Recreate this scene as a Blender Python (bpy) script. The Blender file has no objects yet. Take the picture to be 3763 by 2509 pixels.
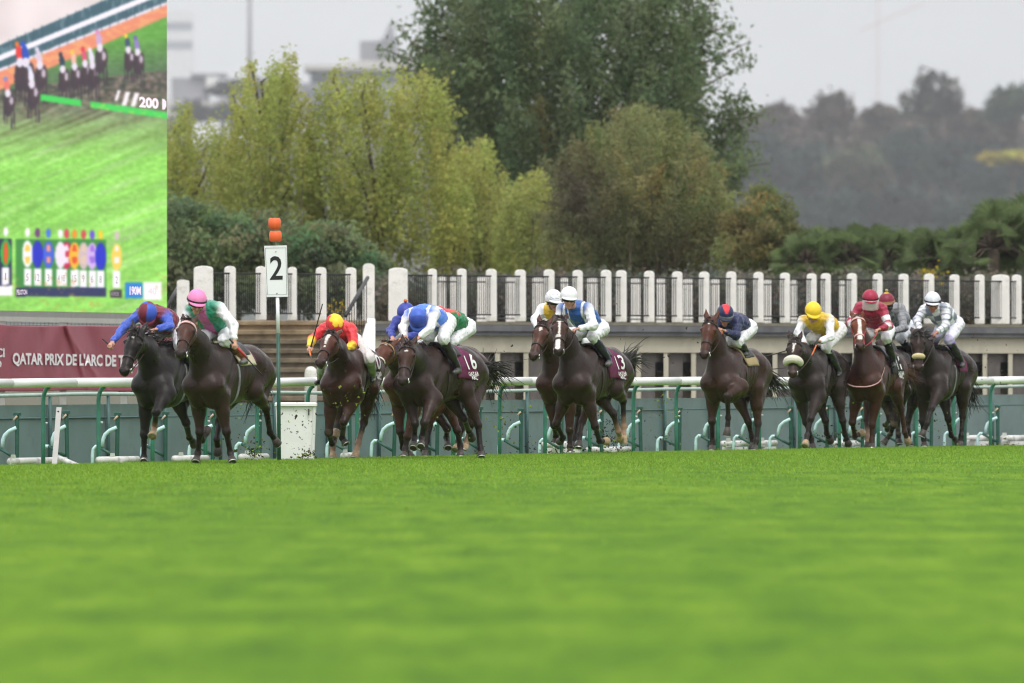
import bpy, bmesh, math, random
import numpy as np
from mathutils import Vector, Matrix
PI = math.pi
R = math.radians
rng = np.random.default_rng(7)
random.seed(7)
sc = bpy.context.scene
COL = sc.collection

# ------------------------------------------------------------------ camera
F = 3763 * 400 / 36.0          # focal length in photo pixels (400 mm lens)
CX, HY, HC = 1881.5, 1358.0, 1.19   # principal column, horizon row, camera height
cam_d = bpy.data.cameras.new('camera')
cam = bpy.data.objects.new('camera', cam_d)
COL.objects.link(cam)
cam_d.lens = 400
cam_d.sensor_width = 36
cam_d.clip_start = 0.5
cam_d.clip_end = 30000
cam.location = (0, 0, HC)
cam.rotation_euler = (PI / 2 + math.atan((HY - 1254.5) / F), 0, 0)
cam_d.dof.use_dof = True
cam_d.dof.focus_distance = 154
cam_d.dof.aperture_fstop = 4.0
sc.camera = cam

# ------------------------------------------------------------------ sky and light (overcast)
SUN_EL, SUN_AZ = R(58), R(165)
w = bpy.data.worlds.new('World')
sc.world = w
w.use_nodes = True
nt = w.node_tree
nt.nodes.clear()
def wn(t, **kw):
    n = nt.nodes.new(t)
    for k, v in kw.items(): setattr(n, k, v)
    return n
sky = wn('ShaderNodeTexSky', sky_type='NISHITA', sun_disc=False)
sky.sun_elevation = SUN_EL
sky.sun_rotation = SUN_AZ
sky.dust_density = 6.0
sky.air_density = 1.0
hs = wn('ShaderNodeHueSaturation')
hs.inputs['Saturation'].default_value = 0.22
nt.links.new(sky.outputs[0], hs.inputs['Color'])
bg1 = wn('ShaderNodeBackground')
bg1.inputs[1].default_value = 0.05
nt.links.new(hs.outputs[0], bg1.inputs[0])
# overcast cloud layer: brighter towards the zenith, soft cloud texture
tc = wn('ShaderNodeTexCoord')
sep = wn('ShaderNodeSeparateXYZ')
nt.links.new(tc.outputs['Generated'], sep.inputs[0])
ramp = wn('ShaderNodeValToRGB')
e = ramp.color_ramp.elements
e[0].position = 0.0; e[0].color = (0.645, 0.66, 0.665, 1)
e[1].position = 0.9; e[1].color = (1, 1, 1, 1)
nt.links.new(sep.outputs['Z'], ramp.inputs[0])
mp = wn('ShaderNodeMapping')
mp.inputs['Scale'].default_value = (14, 14, 60)
nt.links.new(tc.outputs['Generated'], mp.inputs[0])
nz = wn('ShaderNodeTexNoise')
nz.inputs['Scale'].default_value = 1.6
nz.inputs['Detail'].default_value = 3
nt.links.new(mp.outputs[0], nz.inputs['Vector'])
mr = wn('ShaderNodeMapRange')
mr.inputs['From Min'].default_value = 0.3; mr.inputs['From Max'].default_value = 0.7
mr.inputs['To Min'].default_value = 0.93; mr.inputs['To Max'].default_value = 1.07
nt.links.new(nz.outputs['Fac'], mr.inputs[0])
mx_ = wn('ShaderNodeMapRange')      # a brighter break in the cloud to one side
mx_.inputs['From Min'].default_value = -.06; mx_.inputs['From Max'].default_value = .06
mx_.inputs['To Min'].default_value = 1.07; mx_.inputs['To Max'].default_value = .92
nt.links.new(sep.outputs['X'], mx_.inputs[0])
mm_ = wn('ShaderNodeMath', operation='MULTIPLY')
nt.links.new(mr.outputs[0], mm_.inputs[0]); nt.links.new(mx_.outputs[0], mm_.inputs[1])
mul = wn('ShaderNodeMix', data_type='RGBA', blend_type='MULTIPLY')
mul.inputs['Factor'].default_value = 1
nt.links.new(ramp.outputs[0], mul.inputs['A'])
nt.links.new(mm_.outputs[0], mul.inputs['B'])
bg2 = wn('ShaderNodeBackground')
bg2.inputs[1].default_value = 1.0
nt.links.new(mul.outputs['Result'], bg2.inputs[0])
add = wn('ShaderNodeAddShader')
nt.links.new(bg1.outputs[0], add.inputs[0])
nt.links.new(bg2.outputs[0], add.inputs[1])
out = wn('ShaderNodeOutputWorld')
nt.links.new(add.outputs[0], out.inputs[0])
sl = bpy.data.lights.new('sun', 'SUN')
sl.energy = 1.0
sl.angle = R(22)
sl.color = (1.0, 0.97, 0.93)
sun = bpy.data.objects.new('sun', sl)
COL.objects.link(sun)
sdir = Vector((math.sin(SUN_AZ) * math.cos(SUN_EL), math.cos(SUN_AZ) * math.cos(SUN_EL), math.sin(SUN_EL)))
sun.rotation_euler = sdir.to_track_quat('Z', 'Y').to_euler()
sun.location = (0, 100, 60)
sc.view_settings.view_transform = 'Standard'
sc.view_settings.look = 'None'
sc.view_settings.exposure = 0.30
sc.view_settings.gamma = 1.0
sc.cycles.use_denoising = True
sc.cycles.filter_width = 1.15
sc.cycles.max_bounces = 6
sc.cycles.diffuse_bounces = 3
sc.cycles.glossy_bounces = 2
sc.cycles.transmission_bounces = 3
sc.cycles.transparent_max_bounces = 6
sc.cycles.volume_bounces = 0

# ------------------------------------------------------------------ helpers
def unit(v):
    v = np.array(v, float); return v / (np.linalg.norm(v) + 1e-9)
Z3 = np.array([0, 0, 1.0])
def P(x, y, d):
    """photo pixel + distance -> world point"""
    return np.array([(x - CX) / F * d, d, HC + (HY - y) / F * d])

def link(name, me, mat=None, parent=None, label=None, cat=None, group=None, kind=None):
    o = bpy.data.objects.new(name, me)
    COL.objects.link(o)
    if mat is not None and me is not None:
        me.materials.append(mat)
    if parent is not None: o.parent = parent
    if label: o['label'] = label
    if cat: o['category'] = cat
    if group: o['group'] = group
    if kind: o['kind'] = kind
    return o

def empty(name, loc, label, cat, rz=0.0, group=None):
    o = bpy.data.objects.new(name, None)
    o.empty_display_size = 0.2
    COL.objects.link(o)
    o.location = loc
    o.rotation_euler = (0, 0, rz)
    o['label'] = label; o['category'] = cat
    if group: o['group'] = group
    return o

def mesh_np(name, V, Fq, cols=None, smooth=True):
    """fast mesh from arrays; Fq is (n,4) or (n,3)"""
    me = bpy.data.meshes.new(name)
    V = np.asarray(V, np.float32); Fq = np.asarray(Fq, np.int32)
    k = Fq.shape[1]
    me.vertices.add(len(V)); me.vertices.foreach_set('co', V.ravel())
    me.loops.add(Fq.size); me.loops.foreach_set('vertex_index', Fq.ravel())
    me.polygons.add(len(Fq))
    me.polygons.foreach_set('loop_start', np.arange(0, Fq.size, k, dtype=np.int32))
    me.polygons.foreach_set('loop_total', np.full(len(Fq), k, np.int32))
    me.polygons.foreach_set('use_smooth', np.full(len(Fq), smooth, bool))
    me.update(calc_edges=True)
    if cols is not None:
        a = me.color_attributes.new('Col', 'FLOAT_COLOR', 'POINT')
        c = np.ones((len(V), 4), np.float32); c[:, :3] = cols
        a.data.foreach_set('color', c.ravel())
    return me

class MB:
    """collects boxes, tubes, lathes into one mesh"""
    def __init__(s): s.v = []; s.f = []; s.n = 0
    def add(s, V, Fs):
        V = [tuple(map(float, p)) for p in V]
        s.v += V
        s.f += [tuple(i + s.n for i in f) for f in Fs]
        s.n += len(V)
    def box(s, lo, hi, M=None):
        (x0, y0, z0), (x1, y1, z1) = lo, hi
        V = np.array([(x0,y0,z0),(x1,y0,z0),(x1,y1,z0),(x0,y1,z0),(x0,y0,z1),(x1,y0,z1),(x1,y1,z1),(x0,y1,z1)], float)
        if M is not None: V = V @ M[:3, :3].T + M[:3, 3]
        s.add(V, [(3,2,1,0),(4,5,6,7),(0,1,5,4),(1,2,6,5),(2,3,7,6),(3,0,4,7)])
    def bbox(s, lo, hi, b=0.01, M=None):
        """box with its vertical and top edges chamfered"""
        (x0, y0, z0), (x1, y1, z1) = lo, hi
        def ring(ix, z): return [(x0+ix+b,y0+ix,z),(x1-ix-b,y0+ix,z),(x1-ix,y0+ix+b,z),(x1-ix,y1-ix-b,z),(x1-ix-b,y1-ix,z),(x0+ix+b,y1-ix,z),(x0+ix,y1-ix-b,z),(x0+ix,y0+ix+b,z)]
        V = np.array(ring(0, z0) + ring(0, z1 - b) + ring(b, z1), float)
        if M is not None: V = V @ M[:3, :3].T + M[:3, 3]
        Fs = [tuple(range(7, -1, -1)), tuple(range(16, 24))]
        for r in (0, 8):
            Fs += [(r+i, r+(i+1)%8, r+8+(i+1)%8, r+8+i) for i in range(8)]
        s.add(V, Fs)
    def tube(s, pts, r, n=8, cap=True, flat=None):
        pts = [np.array(p, float) for p in pts]
        rs = r if hasattr(r, '__len__') else [r] * len(pts)
        base = []
        prev = None
        for i, p in enumerate(pts):
            t = pts[min(i+1, len(pts)-1)] - pts[max(i-1, 0)]
            t = t / (np.linalg.norm(t) + 1e-9)
            if prev is None:
                up = np.array([0, 0, 1.0]) if abs(t[2]) < .9 else np.array([1.0, 0, 0])
                if flat is not None: up = np.array(flat, float)
            else: up = prev
            a = np.cross(t, up); a /= np.linalg.norm(a) + 1e-9
            b = np.cross(a, t); prev = b
            fr = 1.0 if flat is None else 0.35
            base.append([p + rs[i] * (math.cos(2*PI*k/n) * a + fr * math.sin(2*PI*k/n) * b) for k in range(n)])
        V = [q for ring in base for q in ring]
        Fs = []
        for i in range(len(pts) - 1):
            for k in range(n):
                Fs.append((i*n+k, i*n+(k+1)%n, (i+1)*n+(k+1)%n, (i+1)*n+k))
        if cap:
            Fs.append(tuple(range(n-1, -1, -1)))
            Fs.append(tuple(range((len(pts)-1)*n, len(pts)*n)))
        s.add(V, Fs)
    def lathe(s, prof, c, n=16, axis=None):
        """prof: [(r, h)], about an axis through c"""
        ax = np.array([0, 0, 1.0]) if axis is None else np.array(axis, float) / np.linalg.norm(axis)
        u = np.cross(ax, [0, 1, 0.01]); u /= np.linalg.norm(u); vv = np.cross(ax, u)
        V = []
        for r, h in prof:
            for k in range(n):
                a = 2*PI*k/n
                V.append(np.array(c) + ax*h + r*(math.cos(a)*u + math.sin(a)*vv))
        Fs = []
        for i in range(len(prof)-1):
            for k in range(n):
                Fs.append((i*n+k, i*n+(k+1)%n, (i+1)*n+(k+1)%n, (i+1)*n+k))
        Fs.append(tuple(range(n-1, -1, -1))); Fs.append(tuple(range((len(prof)-1)*n, len(prof)*n)))
        s.add(V, Fs)
    def prism(s, pts, thick_dir):
        """flat polygon (3D points) extruded by a vector"""
        n = len(pts); t = np.array(thick_dir, float)
        V = [np.array(p, float) for p in pts] + [np.array(p, float) + t for p in pts]
        s.add(V, [tuple(range(n-1, -1, -1)), tuple(range(n, 2*n))] + [(i, (i+1)%n, n+(i+1)%n, n+i) for i in range(n)])
    def mesh(s, name, smooth=False, fixn=True):
        me = bpy.data.meshes.new(name)
        me.from_pydata(s.v, [], s.f)
        if fixn:
            bm = bmesh.new(); bm.from_mesh(me)
            bmesh.ops.recalc_face_normals(bm, faces=bm.faces)
            bm.to_mesh(me); bm.free()
        if smooth:
            me.polygons.foreach_set('use_smooth', [True] * len(me.polygons))
        me.update()
        return me
    def obj(s, name, mat, parent=None, smooth=False, **kw):
        return link(name, s.mesh(name, smooth), mat, parent, **kw)

# ------------------------------------------------------------------ materials
def new_mat(name):
    m = bpy.data.materials.new(name); m.use_nodes = True
    t = m.node_tree
    return m, t, t.nodes['Principled BSDF']
def mat(name, col, rough=0.6, var=0.12, scale=6.0, bump=0.0, bscale=40.0, metal=0.0, spec=0.4, dirt=None, dirt_amt=0.35, dscale=3.0, dpos=(.5, .72)):
    """principled with uneven colour, optional dirt patches and bump"""
    m, t, b = new_mat(name)
    N = t.nodes.new; L = t.links.new
    tc = N('ShaderNodeTexCoord')
    n1 = N('ShaderNodeTexNoise'); n1.inputs['Scale'].default_value = scale; n1.inputs['Detail'].default_value = 6
    L(tc.outputs['Object'], n1.inputs['Vector'])
    r = N('ShaderNodeValToRGB')
    c = np.array(col)
    r.color_ramp.elements[0].position = .3; r.color_ramp.elements[1].position = .7
    r.color_ramp.elements[0].color = (*np.clip(c * (1 - var), 0, 1), 1)
    r.color_ramp.elements[1].color = (*np.clip(c * (1 + var), 0, 1), 1)
    L(n1.outputs['Fac'], r.inputs[0])
    src = r.outputs[0]
    if dirt is not None:
        n2 = N('ShaderNodeTexNoise'); n2.inputs['Scale'].default_value = dscale; n2.inputs['Detail'].default_value = 8; n2.inputs['Roughness'].default_value = .7
        L(tc.outputs['Object'], n2.inputs['Vector'])
        r2 = N('ShaderNodeValToRGB'); r2.color_ramp.elements[0].position = dpos[0]; r2.color_ramp.elements[1].position = dpos[1]
        r2.color_ramp.elements[0].color = (0, 0, 0, 1); r2.color_ramp.elements[1].color = (dirt_amt,) * 3 + (1,)
        L(n2.outputs['Fac'], r2.inputs[0])
        mx = N('ShaderNodeMix'); mx.data_type = 'RGBA'
        L(r2.outputs[0], mx.inputs['Factor']); L(src, mx.inputs['A']); mx.inputs['B'].default_value = (*dirt, 1)
        src = mx.outputs['Result']
    L(src, b.inputs['Base Color'])
    b.inputs['Roughness'].default_value = rough
    b.inputs['Metallic'].default_value = metal
    b.inputs['Specular IOR Level'].default_value = spec
    if bump > 0:
        n3 = N('ShaderNodeTexNoise'); n3.inputs['Scale'].default_value = bscale; n3.inputs['Detail'].default_value = 4
        L(tc.outputs['Object'], n3.inputs['Vector'])
        bp = N('ShaderNodeBump'); bp.inputs['Strength'].default_value = bump; bp.inputs['Distance'].default_value = .02
        L(n3.outputs['Fac'], bp.inputs['Height']); L(bp.outputs[0], b.inputs['Normal'])
    return m
def matv(name, rough=0.5, spec=0.4, var=0.15, scale=9.0, bump=0.3, bscale=25.0, bdist=.02, sheen=0.0, transl=0.0, coat=0.0, speck=None, rvar=0.0):
    """principled coloured by the 'Col' attribute (markings, silks), uneven"""
    m, t, b = new_mat(name)
    N = t.nodes.new; L = t.links.new
    at = N('ShaderNodeAttribute'); at.attribute_name = 'Col'
    tc = N('ShaderNodeTexCoord')
    n1 = N('ShaderNodeTexNoise'); n1.inputs['Scale'].default_value = scale; n1.inputs['Detail'].default_value = 5
    L(tc.outputs['Object'], n1.inputs['Vector'])
    mr = N('ShaderNodeMapRange'); mr.inputs['From Min'].default_value = .3; mr.inputs['From Max'].default_value = .7
    mr.inputs['To Min'].default_value = 1 - var; mr.inputs['To Max'].default_value = 1 + var
    L(n1.outputs['Fac'], mr.inputs[0])
    mx = N('ShaderNodeMix'); mx.data_type = 'RGBA'; mx.blend_type = 'MULTIPLY'; mx.inputs['Factor'].default_value = 1
    L(at.outputs['Color'], mx.inputs['A']); L(mr.outputs[0], mx.inputs['B'])
    csrc = mx.outputs['Result']
    if speck is not None:      # mud spots
        n4 = N('ShaderNodeTexNoise'); n4.inputs['Scale'].default_value = 34; n4.inputs['Detail'].default_value = 2
        L(tc.outputs['Object'], n4.inputs['Vector'])
        r4 = N('ShaderNodeMapRange'); r4.inputs['From Min'].default_value = .66; r4.inputs['From Max'].default_value = .71; r4.inputs['To Max'].default_value = speck
        L(n4.outputs['Fac'], r4.inputs[0])
        m4 = N('ShaderNodeMix'); m4.data_type = 'RGBA'; L(r4.outputs[0], m4.inputs['Factor']); L(csrc, m4.inputs['A']); m4.inputs['B'].default_value = (.06, .045, .03, 1)
        csrc = m4.outputs['Result']
    L(csrc, b.inputs['Base Color'])
    b.inputs['Roughness'].default_value = rough
    if rvar > 0:               # wet and dry patches
        n5 = N('ShaderNodeTexNoise'); n5.inputs['Scale'].default_value = 4.5; n5.inputs['Detail'].default_value = 5
        L(tc.outputs['Object'], n5.inputs['Vector'])
        r5 = N('ShaderNodeMapRange'); r5.inputs['From Min'].default_value = .35; r5.inputs['From Max'].default_value = .65
        r5.inputs['To Min'].default_value = rough - rvar; r5.inputs['To Max'].default_value = rough + rvar
        L(n5.outputs['Fac'], r5.inputs[0]); L(r5.outputs[0], b.inputs['Roughness'])
    b.inputs['Specular IOR Level'].default_value = spec
    b.inputs['Coat Weight'].default_value = coat
    b.inputs['Coat Roughness'].default_value = 0.25
    b.inputs['Sheen Weight'].default_value = sheen
    if bump > 0:
        n3 = N('ShaderNodeTexNoise'); n3.inputs['Scale'].default_value = bscale; n3.inputs['Detail'].default_value = 3
        L(tc.outputs['Object'], n3.inputs['Vector'])
        bp = N('ShaderNodeBump'); bp.inputs['Strength'].default_value = bump; bp.inputs['Distance'].default_value = bdist
        L(n3.outputs['Fac'], bp.inputs['Height']); L(bp.outputs[0], b.inputs['Normal'])
    if transl > 0:
        tr = N('ShaderNodeBsdfTranslucent'); L(mx.outputs['Result'], tr.inputs['Color'])
        ms = N('ShaderNodeMixShader'); ms.inputs[0].default_value = transl
        L(b.outputs[0], ms.inputs[1]); L(tr.outputs[0], ms.inputs[2])
        L(ms.outputs[0], t.nodes['Material Output'].inputs['Surface'])
    return m

# ------------------------------------------------------------------ text as real, slightly thick mesh
def text_pts(s, size=1.0, bold=0.02, extrude=0.0, space=1.0):
    cu = bpy.data.curves.new('txt', 'FONT')
    cu.body = s; cu.size = size; cu.offset = bold; cu.extrude = extrude; cu.space_character = space
    cu.align_x = 'CENTER'; cu.align_y = 'CENTER'; cu.resolution_u = 3
    o = bpy.data.objects.new('txt', cu); COL.objects.link(o)
    dg = bpy.context.evaluated_depsgraph_get()
    me = bpy.data.meshes.new_from_object(o.evaluated_get(dg))
    bpy.data.objects.remove(o); bpy.data.curves.remove(cu)
    V = np.array([v.co[:] for v in me.vertices]); Fs = [tuple(p.vertices) for p in me.polygons]
    bpy.data.meshes.remove(me)
    return V, Fs
def text_on(name, s, quad, mtl, parent, bold=0.02, push=(0, -0.012, 0)):
    """letters fitted to a quad in the parent's space (top-left, top-right, bottom-left), pushed towards the viewer and given thickness"""
    V, Fs = text_pts(s, 1.0, bold)
    lo, hi = V.min(0), V.max(0)
    u = (V[:, 0] - lo[0]) / (hi[0] - lo[0]); v = (hi[1] - V[:, 1]) / (hi[1] - lo[1])
    tl, tr, bl = (np.array(q) for q in quad)
    W = tl + u[:, None] * (tr - tl) + v[:, None] * (bl - tl) + np.array(push)
    me = bpy.data.meshes.new(name); me.from_pydata([tuple(p) for p in W], [], Fs); me.update()
    return link(name, me, mtl, parent)

# ------------------------------------------------------------------ signed-distance modelling of bodies
def surface_nets(D, lo, h):
    s = D < 0
    c = np.zeros(tuple(n - 1 for n in D.shape), np.int8)
    nx, ny, nz = c.shape
    offs = [(i, j, k) for i in (0, 1) for j in (0, 1) for k in (0, 1)]
    for i, j, k in offs: c += s[i:i+nx, j:j+ny, k:k+nz]
    mask = (c > 0) & (c < 8)
    I = np.argwhere(mask)
    idx = np.full(c.shape, -1, np.int32); idx[mask] = np.arange(len(I), dtype=np.int32)
    vals = np.stack([D[I[:, 0]+i, I[:, 1]+j, I[:, 2]+k] for i, j, k in offs], 1)
    oc = np.array(offs, np.float32)
    acc = np.zeros((len(I), 3), np.float32); cnt = np.zeros(len(I), np.float32)
    for a in range(8):
        for b in range(a+1, 8):
            if np.abs(oc[a]-oc[b]).sum() != 1: continue
            va, vb = vals[:, a], vals[:, b]
            m = (va < 0) != (vb < 0)
            t = np.where(m, va / np.where(m, va - vb, 1), 0)
            acc += np.where(m[:, None], oc[a] + t[:, None] * (oc[b]-oc[a]), 0); cnt += m
    V = np.array(lo, np.float32) + h * (I + acc / cnt[:, None])
    Fs = []
    for ax in range(3):
        sl0 = [slice(1, -1)] * 3; sl0[ax] = slice(0, -1)
        sl1 = [slice(1, -1)] * 3; sl1[ax] = slice(1, None)
        a, b = s[tuple(sl0)], s[tuple(sl1)]
        E = np.argwhere(a != b)
        if not len(E): continue
        sg = a[E[:, 0], E[:, 1], E[:, 2]]
        E = E.copy()
        for q in range(3):
            if q != ax: E[:, q] += 1
        o1, o2 = (ax+1) % 3, (ax+2) % 3
        def cell(d1, d2):
            C = E.copy(); C[:, o1] -= d1; C[:, o2] -= d2
            return idx[C[:, 0], C[:, 1], C[:, 2]]
        q = np.stack([cell(1, 1), cell(0, 1), cell(0, 0), cell(1, 0)], 1)
        q[~sg] = q[~sg][:, ::-1]
        Fs.append(q)
    Fs = np.concatenate(Fs)
    return V, Fs[(Fs >= 0).all(1)]

class Body:
    """smooth union of round cones on a grid; remembers its primitives for colouring"""
    def __init__(s): s.pr = []
    def cone(s, a, b, ra, rb, k=0.03, tag=0, lat=None, wf=1.0):
        s.pr.append((np.array(a, np.float32), np.array(b, np.float32), ra, rb, k, tag,
                     None if lat is None else np.array(lat, np.float32) / np.linalg.norm(lat), wf))
    def ball(s, c, r, k=0.03, tag=0, lat=None, wf=1.0): s.cone(c, np.array(c) + 1e-4, r, r, k, tag, lat, wf)
    @staticmethod
    def dist(p, pr, infl=0.0):
        a, b, ra, rb, k, tag, lat, wf = pr
        ab = b - a; L2 = float(ab @ ab)
        q = p - a
        t = np.clip((q @ ab) / L2, 0, 1) if L2 > 1e-6 else np.zeros(q.shape[:-1], np.float32)
        q = q - t[..., None] * ab
        if lat is not None:
            ql = q @ lat
            q = q + (ql * (1/wf - 1))[..., None] * lat
            return (np.sqrt((q*q).sum(-1)) - (ra + (rb-ra)*t)) * min(1.0, (1+wf)/2) - infl
        return np.sqrt((q*q).sum(-1)) - (ra + (rb-ra)*t) - infl
    def grid(s, h, infl=0.0, wr=0.0, tags=None, seed=0.0):
        prs = [p for p in s.pr if tags is None or p[5] in tags]
        lo = np.min([np.minimum(p[0], p[1]) - max(p[2], p[3]) * max(1, p[7]) for p in prs], 0) - .05 - infl
        hi = np.max([np.maximum(p[0], p[1]) + max(p[2], p[3]) * max(1, p[7]) for p in prs], 0) + .05 + infl
        n = np.ceil((hi - lo) / h).astype(int) + 1
        ax = [(lo[i] + h*np.arange(n[i])).astype(np.float32) for i in range(3)]
        D = np.full(tuple(n), 1.0, np.float32)
        for p in prs:
            m = max(p[2], p[3]) * max(1, p[7]) + p[4] + infl + 3*h
            l = np.minimum(p[0], p[1]) - m; u = np.maximum(p[0], p[1]) + m
            i0 = np.clip(((l - lo)/h).astype(int), 0, n-1); i1 = np.clip(np.ceil((u - lo)/h).astype(int) + 1, 1, n)
            X = np.stack(np.meshgrid(*[ax[q][i0[q]:i1[q]] for q in range(3)], indexing='ij'), -1)
            d = s.dist(X, p, infl)
            sub = D[i0[0]:i1[0], i0[1]:i1[1], i0[2]:i1[2]]
            k = p[4]
            hh = np.clip(k - np.abs(sub - d), 0, None) / k
            sub[...] = np.minimum(sub, d) - hh*hh*k*.25
        if wr > 0:
            near = np.argwhere(np.abs(D) < .03)
            X = lo + h*near
            g = (np.sin(X[:, 0]*31 + 9*np.sin(X[:, 2]*11+seed)) + np.sin(X[:, 1]*37 + 8*np.sin(X[:, 0]*13+seed*2)) + np.sin(X[:, 2]*43 + 7*np.sin(X[:, 1]*17+seed*3))
                 + .6*np.sin(X[:, 0]*70+X[:, 2]*50+seed))
            D[near[:, 0], near[:, 1], near[:, 2]] += (wr * g / 2).astype(np.float32)
        s.D, s.lo, s.h = D, lo.astype(np.float32), h
        return D
    def surf(s, h, infl=0.0, wr=0.0, tags=None, seed=0.0):
        D = s.grid(h, infl, wr, tags, seed)
        return surface_nets(D, s.lo, h)
    def sample(s, p):
        q = (np.asarray(p, np.float32) - s.lo) / s.h
        q = np.clip(q, 0, np.array(s.D.shape) - 1.001)
        i = q.astype(int); f = q - i
        r = 0
        for a in (0, 1):
            for b in (0, 1):
                for c in (0, 1):
                    wgt = (f[..., 0] if a else 1-f[..., 0]) * (f[..., 1] if b else 1-f[..., 1]) * (f[..., 2] if c else 1-f[..., 2])
                    r = r + wgt * s.D[i[..., 0]+a, i[..., 1]+b, i[..., 2]+c]
        return r
    def drop(s, p, d, off, maxd=.6):
        """move points from outside along d until they are `off` above the surface"""
        p = np.array(p, np.float32); d = np.array(d, np.float32)
        t = np.zeros(p.shape[:-1], np.float32)
        for _ in range(40):
            v = s.sample(p + t[..., None]*d) - off
            t = np.minimum(t + np.clip(v, -.02, .05) * .8, maxd)
        return p + t[..., None]*d
    def tagw(s, V, soft=.012, tags=None):
        prs = [p for p in s.pr if tags is None or p[5] in tags]
        ds = np.stack([s.dist(V, p) for p in prs], 1)
        w = np.exp(-(ds - ds.min(1, keepdims=True)) / soft)
        return w / w.sum(1, keepdims=True), [p[5] for p in prs]
HAZE_DENSITY = 0.000075
# ------------------------------------------------------------------ materials of the place
M_RAILW = mat('white_rail_plastic', (.80, .82, .82), rough=.35, var=.05, scale=2, dirt=(.10, .09, .06), dirt_amt=.8, dscale=11, dpos=(.66, .72))
M_GREEN = mat('green_post_paint', (.040, .190, .135), rough=.35, var=.2, dirt=(.12, .11, .07), dirt_amt=.7, dscale=7, dpos=(.55, .72))
M_GREEND = mat('dark_green_steel', (.018, .085, .062), rough=.45, var=.2, dirt=(.09, .10, .08), dirt_amt=.4)
M_CYAN = mat('pale_teal_paint', (.54, .77, .79), rough=.4, var=.12, dirt=(.12, .14, .11), dirt_amt=.5, dscale=6)
M_BARR = mat('green_hoarding_sheet', (.118, .190, .182), rough=.35, var=.12, scale=1.5, dirt=(.075, .095, .075), dirt_amt=.6, dscale=2.6, dpos=(.52, .74))
M_BARRD = mat('dark_hoarding_frame', (.055, .125, .118), rough=.5, var=.2)
M_TUBE = mat('pale_green_tube', (.36, .48, .43), rough=.35, var=.12, dirt=(.14, .20, .17), dirt_amt=.6)
M_BOLT = mat('rusty_bolt', (.42, .33, .24), rough=.5, var=.3, scale=30)
M_WPLAS = mat('white_plastic_section', (.66, .66, .65), rough=.5, var=.1, dirt=(.10, .08, .05), dirt_amt=.9, dscale=5)
M_BIN = mat('white_bin_plastic', (.76, .76, .75), rough=.45, var=.04, dirt=(.05, .04, .035), dirt_amt=.9, dscale=13, dpos=(.62, .68))
M_PLANK = mat('grey_white_board', (.44, .43, .42), rough=.7, var=.1, dirt=(.25, .22, .2), dirt_amt=.5)
M_CONC = mat('white_painted_concrete', (.78, .765, .73), rough=.8, var=.06, scale=3, bump=.3, bscale=30, dirt=(.26, .25, .17), dirt_amt=.7, dscale=3.5, dpos=(.54, .75))
M_IRON = mat('black_iron', (.016, .016, .018), rough=.5, var=.2)
M_SLAB = mat('dark_slab_edge', (.125, .127, .137), rough=.75, var=.25, scale=2, dirt=(.22, .22, .22), dirt_amt=.35, dscale=3)
M_CREAM = mat('cream_render', (.52, .485, .385), rough=.85, var=.08, scale=2, bump=.2, dirt=(.20, .18, .13), dirt_amt=.4, dscale=1.5)
M_BROWN = mat('brown_shutter', (.115, .102, .095), rough=.7, var=.2)
M_DARKW = mat('dark_window', (.05, .05, .053), rough=.25, var=.2)
M_TERR = mat('terrace_paving', (.20, .18, .14), rough=.9, var=.2, dirt=(.12, .14, .05), dirt_amt=.7)
M_STEP1 = mat('stone_step', (.155, .125, .085), rough=.9, var=.3, scale=5, bump=.4, dirt=(.05, .048, .04), dirt_amt=.8, dscale=2)
M_STEP0 = mat('pale_stone_step', (.30, .225, .14), rough=.9, var=.3, scale=5, bump=.4, dirt=(.14, .11, .08), dirt_amt=.7, dscale=4)
M_GREYM = mat('grey_metal_frame', (.26, .26, .245), rough=.5, var=.1, dirt=(.18, .17, .14), dirt_amt=.4)
M_PALEM = mat('pale_metal_beam', (.46, .46, .42), rough=.5, var=.08, dirt=(.3, .3, .26), dirt_amt=.4)
M_BANNER = mat('wine_red_banner', (.28, .042, .070), rough=.42, var=.10, scale=2.5, spec=.3)
M_LETTER = mat('white_banner_print', (.80, .78, .78), rough=.6, var=.04)
M_BOARDW = mat('white_sign_board', (.80, .82, .84), rough=.4, var=.02)
M_BLACK = mat('black_sign_paint', (.012, .012, .014), rough=.5)
M_ORANGE = mat('orange_marker_plastic', (.82, .135, .035), rough=.45, var=.06, scale=15)
M_STEELP = mat('thin_steel_rod', (.4, .4, .4), rough=.4, metal=.6)
M_BARK = mat('bark', (.075, .058, .042), rough=.9, var=.35, scale=8, bump=.6)
M_FARB = mat('far_building_wall', (.26, .26, .285), rough=.8, var=.1, scale=.05)
M_FARW = mat('far_white_wall', (.70, .70, .69), rough=.8, var=.05, scale=.05)
M_FARR = mat('far_grey_roof', (.52, .50, .47), rough=.8, var=.08, scale=.05)
M_FARG = mat('far_glazing', (.12, .14, .17), rough=.3, var=.15, scale=.3)

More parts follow.
